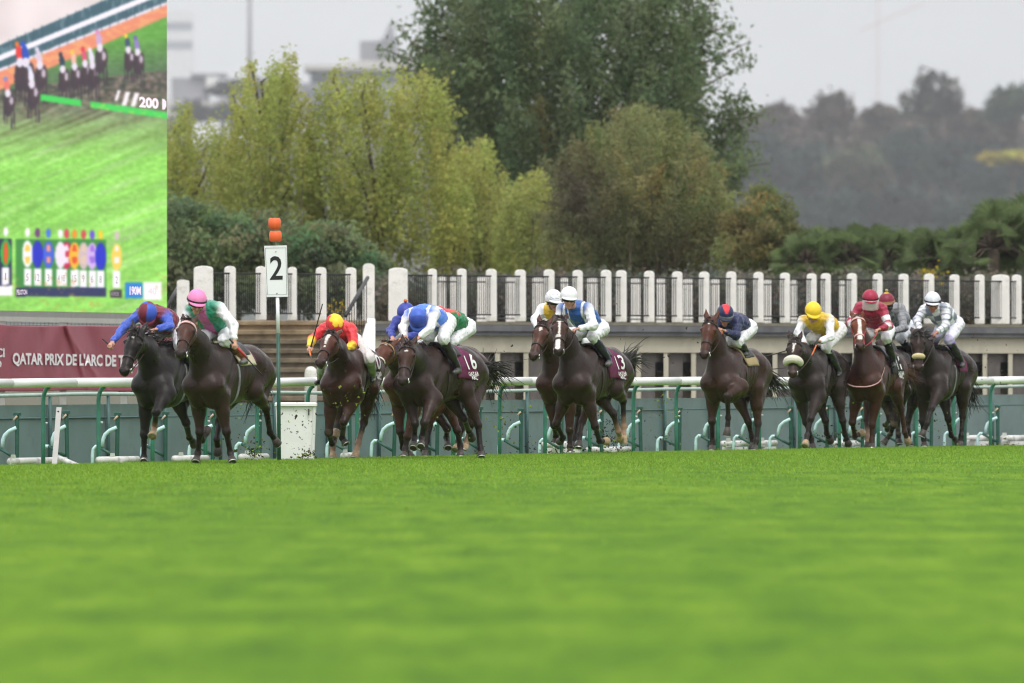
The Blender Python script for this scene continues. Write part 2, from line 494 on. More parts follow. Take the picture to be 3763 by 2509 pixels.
# ------------------------------------------------------------------ ground
def dgrass(y): return HC*F/(y - HY)
CREST_PX = [(-2600, 1771), (-900, 1735), (0, 1714.5), (900, 1694), (2000, 1670.5), (2620, 1659), (3200, 1647.5), (3763, 1639.5), (5200, 1619)]
CREST = []
for x_, y_ in CREST_PX:
    d_ = dgrass(y_); CREST.append(np.array([(x_-CX)/F*d_, d_]))
CREST = np.array(CREST)
def crest_at(n):
    s = np.r_[0, np.cumsum(np.linalg.norm(np.diff(CREST, axis=0), axis=1))]
    q = np.linspace(0, s[-1], n)
    return np.stack([np.interp(q, s, CREST[:, 0]), np.interp(q, s, CREST[:, 1])], 1)
RDIR = unit(np.array([14.2, 37.1]))              # the way the rail runs
RN = np.array([-RDIR[1], RDIR[0]])               # across it, away from the course
def grass_material():
    m, t, b = new_mat('turf')
    N = t.nodes.new; L = t.links.new
    geo = N('ShaderNodeNewGeometry')
    def noise(sx, sy, scale, det=4, rough=.6):
        mpg = N('ShaderNodeMapping'); mpg.inputs['Scale'].default_value = (sx, sy, 1)
        L(geo.outputs['Position'], mpg.inputs[0])
        n = N('ShaderNodeTexNoise'); n.inputs['Scale'].default_value = scale; n.inputs['Detail'].default_value = det; n.inputs['Roughness'].default_value = rough
        L(mpg.outputs[0], n.inputs['Vector']); return n
    n1 = noise(1.0, .11, 2.4, 5, .58); n2 = noise(1.0, .12, 6.0, 4); n3 = noise(1, .25, 26, 3); n4 = noise(1, .09, .55, 3)
    def ramp(n, stops):
        r = N('ShaderNodeValToRGB'); el = r.color_ramp.elements
        while len(el) < len(stops): el.new(.5)
        for e_, (p_, c_) in zip(el, stops): e_.position = p_; e_.color = (*c_, 1)
        L(n.outputs['Fac'], r.inputs[0]); return r
    r1 = ramp(n1, [(.30, (.060, .148, .0008)), (.43, (.083, .190, .001)), (.57, (.105, .218, .003)), (.74, (.132, .250, .012))])
    r2 = ramp(n2, [(.28, (.76, .78, .6)), (.50, (1, 1, 1)), (.74, (1.14, 1.11, 1.2))])
    r3 = ramp(n3, [(.3, (.66, .69, .6)), (.7, (1.30, 1.25, 1.25))])
    r4 = ramp(n4, [(.36, (.80, .86, .5)), (.64, (1.12, 1.06, 1.35))])
    src = r1.outputs[0]
    n6 = noise(.035, .30, 1.0, 2)      # mowing bands
    r6 = ramp(n6, [(.38, (.86, .89, .75)), (.50, (1, 1, 1)), (.62, (1.12, 1.07, 1.2))])
    for r in (r2, r3, r4, r6):
        mx = N('ShaderNodeMix'); mx.data_type = 'RGBA'; mx.blend_type = 'MULTIPLY'; mx.inputs['Factor'].default_value = 1
        L(src, mx.inputs['A']); L(r.outputs[0], mx.inputs['B']); src = mx.outputs['Result']
    # worn brown scars in the turf
    n5 = noise(1.0, .25, 1.3, 2); r5 = N('ShaderNodeValToRGB'); r5.color_ramp.elements[0].position = .73; r5.color_ramp.elements[1].position = .80
    L(n5.outputs['Fac'], r5.inputs[0])
    mx = N('ShaderNodeMix'); mx.data_type = 'RGBA'; L(r5.outputs[0], mx.inputs['Factor']); L(src, mx.inputs['A']); mx.inputs['B'].default_value = (.085, .10, .018, 1)
    L(mx.outputs['Result'], b.inputs['Base Color'])
    b.inputs['Roughness'].default_value = .75; b.inputs['Specular IOR Level'].default_value = .06
    bp = N('ShaderNodeBump'); bp.inputs['Strength'].default_value = .5; bp.inputs['Distance'].default_value = .05
    L(n3.outputs['Fac'], bp.inputs['Height']); L(bp.outputs[0], b.inputs['Normal'])
    return m
M_TURF = grass_material()
nc = 70
cr = crest_at(nc)
rows = []
near = np.stack([np.linspace(-40, 40, nc), np.full(nc, -30.0)], 1)
for t in np.r_[np.linspace(0, .8, 12), np.linspace(.82, 1, 30)]:
    p = near*(1-t) + cr*t
    rows.append(np.c_[p, np.zeros(nc)])
for off, z in ((.12, -.006), (.3, -.03), (.6, -.075), (1.0, -.12), (1.6, -.15), (3.0, -.17)):
    rows.append(np.c_[cr + RN*off, np.full(nc, z)])
G = np.array(rows); nr = len(G)
ii = np.arange((nr-1)*nc).reshape(nr-1, nc)[:, :-1].ravel()
turf = link('turf_course', mesh_np('turf', G.reshape(-1, 3), np.stack([ii, ii+1, ii+nc+1, ii+nc], 1)), M_TURF, kind='structure')
M_SOIL = mat('dark_soil', (.09, .085, .055), rough=.95, var=.35, scale=1.5, dirt=(.07, .10, .03), dirt_amt=.7, dscale=.6)
me = bpy.data.meshes.new('ground'); g = 16000
me.from_pydata([(-g, -200, -.175), (g, -200, -.175), (g, g, -.175), (-g, g, -.175)], [], [(0, 1, 2, 3)])
link('ground', me, M_SOIL, kind='structure')
# short blades along the brow of the turf, and standing clumps nearer
nb_ = 46000; nb2_ = 170000
k = rng.integers(0, nc-1, nb_); tt = rng.uniform(size=(nb_, 1))
base = cr[k]*(1-tt) + cr[k+1]*tt - RN*(rng.exponential(1.0, (nb_, 1)) - .25)
k2 = rng.integers(0, nc-1, nb2_); t2 = rng.uniform(size=(nb2_, 1))
b2_ = cr[k2]*(1-t2) + cr[k2+1]*t2 - np.c_[np.zeros(nb2_), rng.exponential(14.0, nb2_) + .3]
m2_ = (np.abs(b2_[:, 0]/b2_[:, 1]) < .052) & (b2_[:, 1] > 60); b2_ = b2_[m2_]; base = np.r_[base, b2_]; k = np.r_[k, k2[m2_]]; nb_ = len(base)
hgt = rng.uniform(.012, .036, nb_)*(1 + .5*(rng.uniform(size=nb_) > .97))
an = rng.uniform(0, 2*PI, nb_); wd = rng.uniform(.004, .009, nb_)
lean = rng.normal(size=(nb_, 2))*.018
z0 = np.where(((base - cr[k]) @ RN) > 0, -.02, -.002)
A = np.c_[base[:, 0]-np.cos(an)*wd, base[:, 1]-np.sin(an)*wd, z0]; B_ = np.c_[base[:, 0]+np.cos(an)*wd, base[:, 1]+np.sin(an)*wd, z0]
T_ = np.c_[base + lean, hgt]
V = np.stack([A, B_, T_], 1).reshape(-1, 3)
cc = np.repeat(np.array([(.20, .36, .035)])*rng.uniform(.74, 1.2, (nb_, 1))*np.c_[rng.uniform(.85, 1.25, nb_), np.ones(nb_), rng.uniform(.7, 1.5, nb_)], 3, 0)
M_BLADE = matv('grass_blade', rough=.6, spec=.2, bump=0, var=.1, transl=.3)
link('grass', mesh_np('grass', V, np.arange(3*nb_).reshape(-1, 3), cc, False), M_BLADE, label='short green grass blades along the brow of the turf', kind='stuff')

# ------------------------------------------------------------------ running rail
def on_line(px, d0, d1):
    d = 1/(1/d0 + px/3763*(1/d1 - 1/d0)); return np.array([(px-CX)/F*d, d])
def line_pts(px0, step, d0, d1, lo, hi):
    """equal steps along a straight world line, listed as photo columns"""
    a, b = on_line(0, d0, d1), on_line(3763, d0, d1); u = unit(b-a); p = on_line(px0, d0, d1)
    out = []
    for i in range(-30, 40):
        q = p + u*step*i; x = CX + F*q[0]/q[1]
        if lo <= x <= hi: out.append((x, q))
    return out
RD0, RD1 = 145.5, 183.5
rail_root = empty('running_rail', (*on_line(1000, RD0, RD1), 0), 'long white running rail on green gooseneck posts behind the horses', 'rail')
ro = np.array(rail_root.location)
mb = MB(); a, b = on_line(-700, RD0, RD1), on_line(4500, RD0, RD1)
n_ = 28
for i in range(n_):     # sections butt together with a slight step at each sleeve
    p0 = a + (b-a)*i/n_; p1 = a + (b-a)*(i+1)/n_
    zz = 1.02 + .006*math.sin(i*1.7)
    mb2 = MB(); mb2.tube([np.r_[p0, 1.02 + .006*math.sin(i*1.7)] - ro, np.r_[p1 - RDIR*.012, 1.02 + .006*math.sin(i*1.7+1.7)] - ro], .060, 16)
    x_ = CX + F*p1[0]/p1[1]
    mb2.obj('rail', M_RAILW, rail_root, True)
for x, q in line_pts(185, 1.80, RD0, RD1, -60, 3830):
    pb = q + RN*.10
    s_ = MB()
    pts = [np.r_[pb, -.18]] + [np.r_[pb, z] for z in (.3, .72)]
    for a_ in np.linspace(0, PI/2*.92, 7):
        pts.append(np.r_[pb - RN*(.10*(1-math.cos(a_))), .78 + .19*math.sin(a_)])
    s_.tube([p - ro for p in pts], .029, 10); s_.obj('gooseneck_post', M_GREEN, rail_root, True)
    s_ = MB(); s_.lathe([(.011, -.02), (.014, 0), (.011, .02)], np.r_[pb - RN*.03 + RDIR*.03, .50] - ro, 8, (1, 0, 0)); s_.obj('bolt', M_WPLAS, rail_root, True)
# --- short hooked posts behind it
ORD = ['first', 'second', 'third', 'fourth', 'fifth', 'sixth', 'seventh', 'eighth', 'ninth', 'tenth', 'eleventh', 'twelfth', 'thirteenth', 'fourteenth', 'fifteenth', 'sixteenth', 'seventeenth', 'eighteenth', 'nineteenth', 'twentieth', 'twenty-first', 'twenty-second', 'twenty-third', 'twenty-fourth', 'twenty-fifth', 'twenty-sixth', 'twenty-seventh', 'twenty-eighth', 'twenty-ninth', 'thirtieth', 'thirty-first', 'thirty-second', 'thirty-third', 'thirty-fourth']
def hook_parts(root, v):
    s_ = MB(); s_.tube([(0, 0, -.1), (0, 0, .66)], .030, 8); s_.bbox((-.042, -.042, .655), (.042, .042, .70), .008); s_.obj('post', M_GREEND, root)
    s_ = MB(); s_.tube([(.015, -.035, .650), (-.018, -.05, .61), (-.034, -.055, .59)], [.016, .013, .009], 7); s_.obj('bolt', M_BOLT, root, True)
    s_ = MB(); s_.tube([(0, -.02, .50), (-.10, -.02, .455), (-.165, -.02, .40), (-.195, -.02, .33), (-.20, -.02, .24)], [.026, .027, .027, .026, .024], 9); s_.obj('hook_arm', M_CYAN, root, True)
    s_ = MB(); s_.tube([(-.335, -.03, -.15), (-.335, -.03, .14), (-.325, -.03, .205), (-.29, -.03, .24), (-.25, -.03, .235)], .024, 9); f_ = s_.obj('foot_bracket', M_CYAN, root, True)
    s_ = MB(); s_.tube([(-.255, -.03, .236), (-.02, -.03, .11)], .021, 8); s_.obj('brace', M_GREEND, f_, True)
hooks = line_pts(248, 1.64, RD0+1.8, RD1+2.2, -10, 3780)
proto = None
for i, (x, q) in enumerate(hooks):
    lb = f'short green post with pale teal hooks, {ORD[i]} from the banner end of the rail'
    r_ = empty('hook_post', (*q, -.06 + rng.normal()*.012), lb, 'post', math.atan2(-RN[1], -RN[0]) + rng.normal()*.05, 'hook posts behind the running rail')
    r_.rotation_euler[1] = rng.normal()*.012
    if proto is None:
        hook_parts(r_, 0); proto = r_
    else:
        for ch in [c for c in COL.objects if c.parent == proto]:
            c2 = ch.copy(); COL.objects.link(c2); c2.parent = r_
            for gch in [c for c in COL.objects if c.parent == ch]:
                c3 = gch.copy(); COL.objects.link(c3); c3.parent = c2

# ------------------------------------------------------------------ green hoarding
HB0, HB1 = 152.0, 194.0
ha, hb = on_line(-500, HB0, HB1), on_line(4300, HB0, HB1)
hroot = empty('hoarding', (*on_line(1000, HB0, HB1), 0), 'long green sheet hoarding with dark posts and a pale tube along its top', 'hoarding')
ho = np.array(hroot.location)
hu = unit(hb-ha); hn = np.array([-hu[1], hu[0]])
hlen = np.linalg.norm(hb-ha); npn = 28
def hz(p): return .71 + .055*(p[1]-149)/41
for i in range(npn):
    p0 = ha + hu*hlen*i/npn; p1 = ha + hu*hlen*(i+1)/npn
    s_ = MB(); tl_ = rng.normal()*.008
    zt = hz(p0)
    for (z0, z1, o_) in ((-.18, zt-.19, 0.0), (zt-.17, zt, .012)):
        q0, q1 = p0 + hu*.015, p1 - hu*.015
        V = []
        for o2 in (o_+tl_, o_+.03+tl_):
            V += [np.r_[q0+hn*o2, z0]-ho, np.r_[q1+hn*o2, z0]-ho, np.r_[q1+hn*o2, z1]-ho, np.r_[q0+hn*o2, z1]-ho]
        s_.add(V, [(0, 1, 2, 3), (7, 6, 5, 4), (0, 4, 5, 1), (1, 5, 6, 2), (2, 6, 7, 3), (3, 7, 4, 0)])
    s_.obj('panel', M_BARR, hroot)
    s_ = MB(); s_.tube([np.r_[p0 - hn*.03, -.18]-ho, np.r_[p0 - hn*.03, zt+.13]-ho], .026, 8); s_.obj('post', M_BARRD, hroot, True)
s_ = MB(); s_.tube([np.r_[ha + hu*hlen*t - hn*.03, hz(ha + hu*hlen*t) + .135 + .008*math.sin(t*60)]-ho for t in np.linspace(0, 1, 40)], .027, 10); s_.obj('top_tube', M_TUBE, hroot, True)
s_ = MB(); s_.tube([np.r_[ha + hu*hlen*t - hn*.004, hz(ha + hu*hlen*t) - .18]-ho for t in np.linspace(0, 1, 40)], .014, 6); s_.obj('waist_rail', M_BARRD, hroot, True)

# ------------------------------------------------------------------ white sections lying behind the brow, board, bin, marker
secs = [(36, 240, 66, 146.5, .085), (362, 505, 487, 148, .09), (640, 760, 700, 150.5, .085), (885, 980, 940, 153, .09), (1260, 1300, 1280, 156, .085),
        (1998, 2130, 2100, 166.5, .17), (2160, 2320, 2290, 168, .08), (2655, 2745, 2702, 174, .135), (2778, 2850, 2826, 175.5, .13), (3065, 3180, 3100, 178, .11), (3545, 3640, 3560, 185, .155), (3683, 3763, 3700, 186.5, .145)]
for i, (x0, x1, xb, d, zt) in enumerate(secs):
    p0 = P(x0, 1690, d); p1 = P(x1, 1690, d + (x1-x0)*.008)
    p0[2] = p1[2] = zt - .075
    r_ = empty('rail_section', (p0+p1)/2, f'muddy white plastic rail section lying behind the turf, {ORD[i]} from the banner end', 'rail section', 0, 'white rail sections left on the ground')
    c0 = (p0+p1)/2
    s_ = MB(); s_.tube([p0-c0, p1-c0], .044, 12); s_.obj('tube', M_WPLAS, r_, True)
    u_ = unit(p1-p0); pb_ = p0 + u_*(xb-x0)*d/F
    s_ = MB()
    prof = [(-.11, -.05), (.11, -.05), (.065, .085), (-.065, .085)]
    s_.prism([pb_-c0 + u_*x_ + np.array([0, -.065, z_]) for x_, z_ in prof], (0, .12, 0)); s_.obj('foot_block', M_WPLAS, r_)
    s_ = MB(); s_.box((p0[0]-c0[0], -.10, -.25), (p1[0]-c0[0], .10, -.055)); s_.obj('base_strip', M_WPLAS, r_)
pt, pb2 = P(217, 1496, 145.2), P(199, 1724, 144.6)
r_ = empty('leaning_board', pb2, 'grey white board leaning beside the first gooseneck post, drilled near its top', 'board')
s_ = MB(); v_ = pt - pb2; wv = np.array([.033, 0, 0]); tv = np.array([0, .022, 0])
s_.add([-wv-tv, wv*1.0-tv, wv*1.0+tv, -wv+tv, v_-wv-tv, v_+wv-tv, v_+wv+tv, v_-wv+tv], [(3, 2, 1, 0), (4, 5, 6, 7), (0, 1, 5, 4), (1, 2, 6, 5), (2, 3, 7, 6), (3, 0, 4, 7)])
s_.obj('board', M_PLANK, r_)
s_ = MB(); s_.lathe([(.010, 0), (.012, .006), (.006, .010)], v_*.93 + np.array([-.005, -.022, 0]), 8, (0, -1, 0)); s_.obj('bolt', M_IRON, r_, True)
s_ = MB(); p0, p1 = P(207, 1679, 146.6), P(292, 1714, 145.4); s_.tube([p0 - p0, p1 - p0], .034, 10)
o = s_.obj('white_pipe', M_WPLAS, None, True, label='pale pipe lying on the ground next to the leaning board', cat='pipe'); o.location = p0
# --- bin
bd = 149.8
c0 = P(1088, 1690, bd); c0[2] = -.16
bin_ = empty('litter_bin', c0, 'white plastic bin spattered with mud under the number two marker', 'bin')
hw = (1162-1014)/2/F*bd; top = HC + (HY-1478)/F*bd - c0[2]
s_ = MB(); sc_ = .86
Vb = []
for z_, k_ in ((0, sc_), (top-.05, 1.0)):
    for sx, sy in ((-1, -1), (1, -1), (1, 1), (-1, 1)):
        for e_ in (0, 1):
            b_ = .03
            dx, dy = (b_, 0) if (e_ == 0) == (sx*sy > 0) else (0, b_)
            Vb.append((sx*(hw*k_ - dx), sy*(hw*k_ - dy), z_))
s_.add(Vb, [tuple(range(7, -1, -1)), tuple(range(8, 16))] + [(i, (i+1) % 8, 8+(i+1) % 8, 8+i) for i in range(8)])
s_.obj('tub', M_BIN, bin_)
s_ = MB(); s_.bbox((-hw-.012, -hw-.012, top-.048), (hw+.012, hw+.012, top), .014); s_.obj('rim', M_BIN, bin_)
s_ = MB(); s_.box((hw*.62, -hw-.004, top-.17), (hw*.68, -hw+.02, top-.085)); s_.obj('handle_slot', M_BLACK, bin_)
# --- furlong marker
sd = 147.6
pg = P(1027, 1690, sd); pg[2] = -.15
mk = empty('distance_marker', pg, 'white board on a pole with a large black figure and two orange drums on top', 'marker')
lp = lambda x, y: P(x, y, sd) - pg
s_ = MB(); s_.tube([lp(1019.5, 1085), lp(1022.5, 1224)], .024, 10); s_.obj('upper_pole', M_BOARDW, mk, True)
s_ = MB(); s_.tube([lp(1022.5, 1224), lp(1026, 1690)*1 + np.array([0, 0, -.1])], .026, 10); s_.obj('lower_pole', M_GREEND, mk, True)
q4 = [lp(971, 903), lp(1054, 901), lp(1058, 1090), lp(980, 1091)]
s_ = MB(); s_.prism([p + np.array([0, -.03, 0]) for p in q4], (0, .025, 0)); bo = s_.obj('board', M_BOARDW, mk)
s_ = MB(); ins = [p*.0 + (p + (np.mean(q4, 0)-p)*.09) + np.array([0, -.032, 0]) for p in q4]; s_.tube([*ins, ins[0]], .003, 4); s_.obj('border_line', M_GREYM, bo)
for yy in (925, 1078): s_ = MB(); s_.lathe([(.006, -.004), (.007, .004)], lp(1014 if yy < 1000 else 1018, yy) + np.array([0, -.034, 0]), 8, (0, 1, 0)); s_.obj('screw', M_IRON, bo)
text_on('figure', '2', (lp(992, 941), lp(1039, 940), lp(992, 1028)), M_BLACK, bo, bold=.012, push=(0, -.034, 0))
for (cx_, cy_) in ((1009, 820.5), (1012, 868)):
    s_ = MB(); w_ = 23.5/F*sd; hh = 20/F*sd
    s_.lathe([(.002, -hh), (w_*.72, -hh), (w_*.94, -hh*.72), (w_, 0), (w_*.94, hh*.72), (w_*.72, hh), (.002, hh)], lp(cx_, cy_), 20); s_.obj('orange_drum', M_ORANGE, mk, True)
s_ = MB(); s_.tube([lp(1008, 806), lp(1015, 905)], .006, 6); s_.obj('rod', M_STEELP, mk)
# ------------------------------------------------------------------ terrace with its white posts
TD = (196.0, 216.0)
def tline(px, off=0.0):
    d = 1/(1/TD[0] + (px-600)/3163*(1/TD[1] - 1/TD[0])) + off; return np.array([(px-CX)/F*d, d])
ZT, ZF = 2.985, 2.05
FRONT = [(711, 784, 1), (824, 867, 0), (939, 979, 0), (1057, 1091, 0), (1160, 1200, 0), (1269, 1310, 0), (1427, 1499, 1), (1572, 1606, 0), (1679, 1715, 0), (1785, 1826, 0), (1891, 1933, 0), (1997, 2038, 0), (2103, 2142, 0),
         (2207, 2247, 0), (2263, 2303, 0), (2366, 2405, 0), (2469, 2508, 0), (2568, 2607, 0), (2668, 2706, 0), (2768, 2806, 0), (2866, 2903, 0), (2964, 3001, 0), (3016, 3053, 0), (3112, 3149, 0), (3207, 3243, 0), (3302, 3339, 0),
         (3395, 3433, 0), (3489, 3526, 0), (3582, 3618, 0), (3643, 3710, 1), (3718, 3754, 0)]
def post_mesh(wd, dp, hgt, dome=.05):
    s_ = MB(); n = 9
    prof = [(-wd/2, 0), (wd/2, 0), (wd/2*.97, hgt-dome)]
    prof += [(wd/2*.97*math.cos(a), hgt-dome + dome*math.sin(a)) for a in np.linspace(0, PI, n)[1:-1]]
    prof += [(-wd/2*.97, hgt-dome)]
    s_.prism([(x, -dp/2, z) for x, z in prof], (0, dp, 0))
    return s_
for i, (x0, x1, wide) in enumerate(FRONT):
    q = tline((x0+x1)/2); wd = (x1-x0)/F*q[1]
    s_ = post_mesh(wd, .17, ZT-ZF + rng.normal()*.006)
    lb = ('broad ' if wide else '') + f'white concrete post of the terrace front, {ORD[i]} from the screen'
    o = s_.obj('concrete_post', M_CONC, None, False, label=lb, cat='post', group='white posts along the front of the terrace')
    o.location = (*q, ZF)
    o.modifiers.new('b', 'BEVEL').width = .012
# tall post at the head of the stairs
q = tline(1355, -.35); s_ = post_mesh(44/F*q[1], .2, 3.06-1.6, .06); o = s_.obj('concrete_post', M_CONC, None, False, label='tallest white post of the terrace, at the head of the stone stairs', cat='post'); o.location = (*q, 1.6)
q = tline(673, -.35); s_ = post_mesh(46/F*q[1], .2, 2.74-1.6, .03); o = s_.obj('concrete_post', M_CONC, None, False, label='white post with a handrail fixed to it, nearest the video screen', cat='post'); o.location = (*q, 1.6)
REAR = [(1610, 1640), (1655, 1676), (1752, 1792), (1859, 1896), (1957, 1996), (2060, 2090), (2158, 2196), (2318, 2353), (2412, 2446), (2510, 2546), (2611, 2644), (2709, 2739), (2807, 2834), (2906, 2928), (3085, 3105)]
for i, (x0, x1) in enumerate(REAR):
    d_ = tline(x0)[1] + 22
    s_ = post_mesh((x1-x0)/F*d_, .17, .88, .02)
    o = s_.obj('concrete_post', M_CONC, None, False, label=f'smaller white post of the rear terrace row, {ORD[i]} from the stairs', cat='post', group='white posts along the rear of the terrace')
    o.location = ((((x0+x1)/2)-CX)/F*d_, d_, 2.14)
# iron railings: each panel runs from behind one post to the front of the next
def railing(p0, p1, z0, z1, nbar, label, group, br_=.0065):
    r_ = empty('iron_railing', (*((p0+p1)/2), z0), label, 'railing', 0, group)
    c_ = (p0+p1)/2; a = np.r_[p0-c_, 0]; b = np.r_[p1-c_, 0]; H = z1-z0
    s_ = MB(); s_.tube([a+[0, 0, H], b+[0, 0, H]], .017, 6); s_.obj('top_bar', M_IRON, r_)
    s_ = MB(); s_.tube([a, b], .015, 6); s_.obj('bottom_bar', M_IRON, r_)
    s_ = MB()
    for k in range(nbar):
        p = a + (b-a)*(k+.5)/nbar; s_.tube([p, p+[0, 0, H]], br_, 5, cap=False)
    s_.obj('bars', M_IRON, r_)
for i in range(len(FRONT)-1):
    a0, a1 = FRONT[i], FRONT[i+1]
    xa = a0[1] - 4; xb = a1[0] + (a1[1]-a1[0])*(.46 if not a1[2] else .6)
    if i == 5: continue
    railing(tline(xa, .07), tline(xb, -.11), 2.17, 2.86, max(4, int((xb-xa)/7.2)), f'black iron railing panel between the {ORD[i]} and {ORD[i+1]} white terrace posts', 'iron railing panels between the terrace posts')
for i, (x0, x1) in enumerate(REAR):
    d_ = tline(x0)[1] + 21.6
    xa, xb = x0 - 34, x1 + 12
    railing(np.array([(xa-CX)/F*d_, d_]), np.array([(xb-CX)/F*d_, d_]), 2.2, 2.92, 5, f'black railing bars before the {ORD[i]} smaller white post of the rear row', 'iron railings of the rear terrace row', .0042)
# terrace body
s_ = MB(); a = tline(1340, -.3); b = tline(4300, -.3)
tu = unit(b-a); tn = np.array([-tu[1], tu[0]])
troot = empty('terrace', (*a, 0), 'long terrace with a dark slab edge over cream walls and brown shutters', 'terrace')
to = np.r_[a, 0]
def tp(px, off, z): return np.r_[tline(px, off), z] - to
def slab(name, pxs, o0, o1, z0, z1, m, parent):
    s_ = MB(); xs = np.linspace(*pxs, 2)
    V = []
    for z in (z0, z1):
        V += [tp(xs[0], o0, z), tp(xs[1], o0, z), tp(xs[1], o1, z), tp(xs[0], o1, z)]
    s_.add(V, [(3, 2, 1, 0), (4, 5, 6, 7), (0, 1, 5, 4), (1, 2, 6, 5), (2, 3, 7, 6), (3, 0, 4, 7)])
    return s_.obj(name, m, parent)
slab('paving', (1372, 4300), -.34, 60, 1.99, 2.045, M_TERR, troot)
slab('slab_edge', (1372, 4300), -.42, 2, 1.875, 1.985, M_SLAB, troot)
slab('slab_lip', (1372, 4300), -.36, 2, 1.80, 1.872, M_SLAB, troot)
slab('beam', (1372, 4300), -.18, 3, 1.50, 1.798, M_CREAM, troot)
slab('back_wall', (1372, 4300), .75, 3, -.18, 1.498, M_CREAM, troot)
x = 1500.0; step = 107.0
while x < 3900:
    w_ = step/107
    slab('pillar', (x, x+19*w_), -.15, .74, -.18, 1.497, M_CREAM, troot)
    slab('shutter', (x+21*w_, x+74*w_), .0, .06, .62, 1.495, M_BROWN, troot)
    slab('window_head', (x+74.5*w_, x+106*w_), .02, .08, 1.33, 1.494, M_BROWN, troot)
    slab('window', (x+75*w_, x+106*w_), .20, .24, 1.16, 1.33, M_DARKW, troot)
    x += step; step = 107*(tline(1500)[1]/tline(x)[1])**2
# stone stairs
sroot = empty('stone_stairs', (*tline(1100), 0), 'worn stone stairs rising to the terrace beside the white parapet', 'stairs')
so = np.r_[tline(1100), 0]
zs = 2.05
for k in range(13):
    zt = 2.05 - .165*k; y0 = 199.5 - .33*k
    xl, xr = (600-CX)/F*199, (1345-CX)/F*199
    s_ = MB(); s_.bbox((xl-so[0], y0-.34-so[1], zt-.075), (xr-so[0], y0+.10-so[1] + (30 if k == 0 else 0), zt), .012); s_.box((xl-so[0], y0-.28-so[1], zt-.165), (xr-so[0], y0+.02-so[1], zt-.076))
    s_.obj('step', M_STEP0 if k < 2 else M_STEP1, sroot)
# parapet wall following the stairs
pa = np.array([(1343-CX)/F*198, 0, 0])
s_ = MB(); q8 = [P(1345, 1168, 199.6), P(1379, 1168, 199.6), P(1378, 1385, 195.6), P(1296, 1385, 195.6)]
s_.add(q8 + [np.array([p[0], p[1], -.16]) for p in q8], [(0, 1, 2, 3), (7, 6, 5, 4), (0, 4, 5, 1), (1, 5, 6, 2), (2, 6, 7, 3), (3, 7, 4, 0)])
o = s_.obj('parapet', M_CONC, None, False, label='sloping white parapet wall at the side of the stone stairs', cat='parapet'); o.modifiers.new('b', 'BEVEL').width = .02
s_ = MB(); q = P(1142, 1480, 190); s_.lathe([(.105, -.4), (.105, .42), (.09, .50), (.05, .54), (.001, .55)], q + np.array([0, 0, .06]), 18)
s_.obj('bollard', M_CONC, None, True, label='round topped white bollard at the foot of the stairs', cat='bollard')
def handrail(pa_, pb_, da, db, nb__, label):
    a, b = P(*pa_, da), P(*pb_, db); r_ = empty('handrail', a, label, 'handrail')
    s_ = MB(); s_.tube([a-a, b-a], .035, 8); s_.obj('rail', M_IRON, r_, True)
    s_ = MB(); s_.tube([np.array([0, 0, -.78]), b-a + [0, 0, -.78]], .02, 6); s_.obj('lower_rail', M_IRON, r_)
    s_ = MB()
    for k in range(nb__):
        p = (b-a)*(k+.5)/nb__; s_.tube([p, p+[0, 0, -.78]], .009, 5)
    s_.obj('bars', M_IRON, r_)
handrail((1351, 1020), (1270, 1160), 199.4, 196.6, 9, 'dark sloping handrail running down the stairs from the tallest white post')
handrail((668, 1030), (612, 1130), 199.4, 197, 8, 'dark sloping handrail running down behind the edge of the video screen')

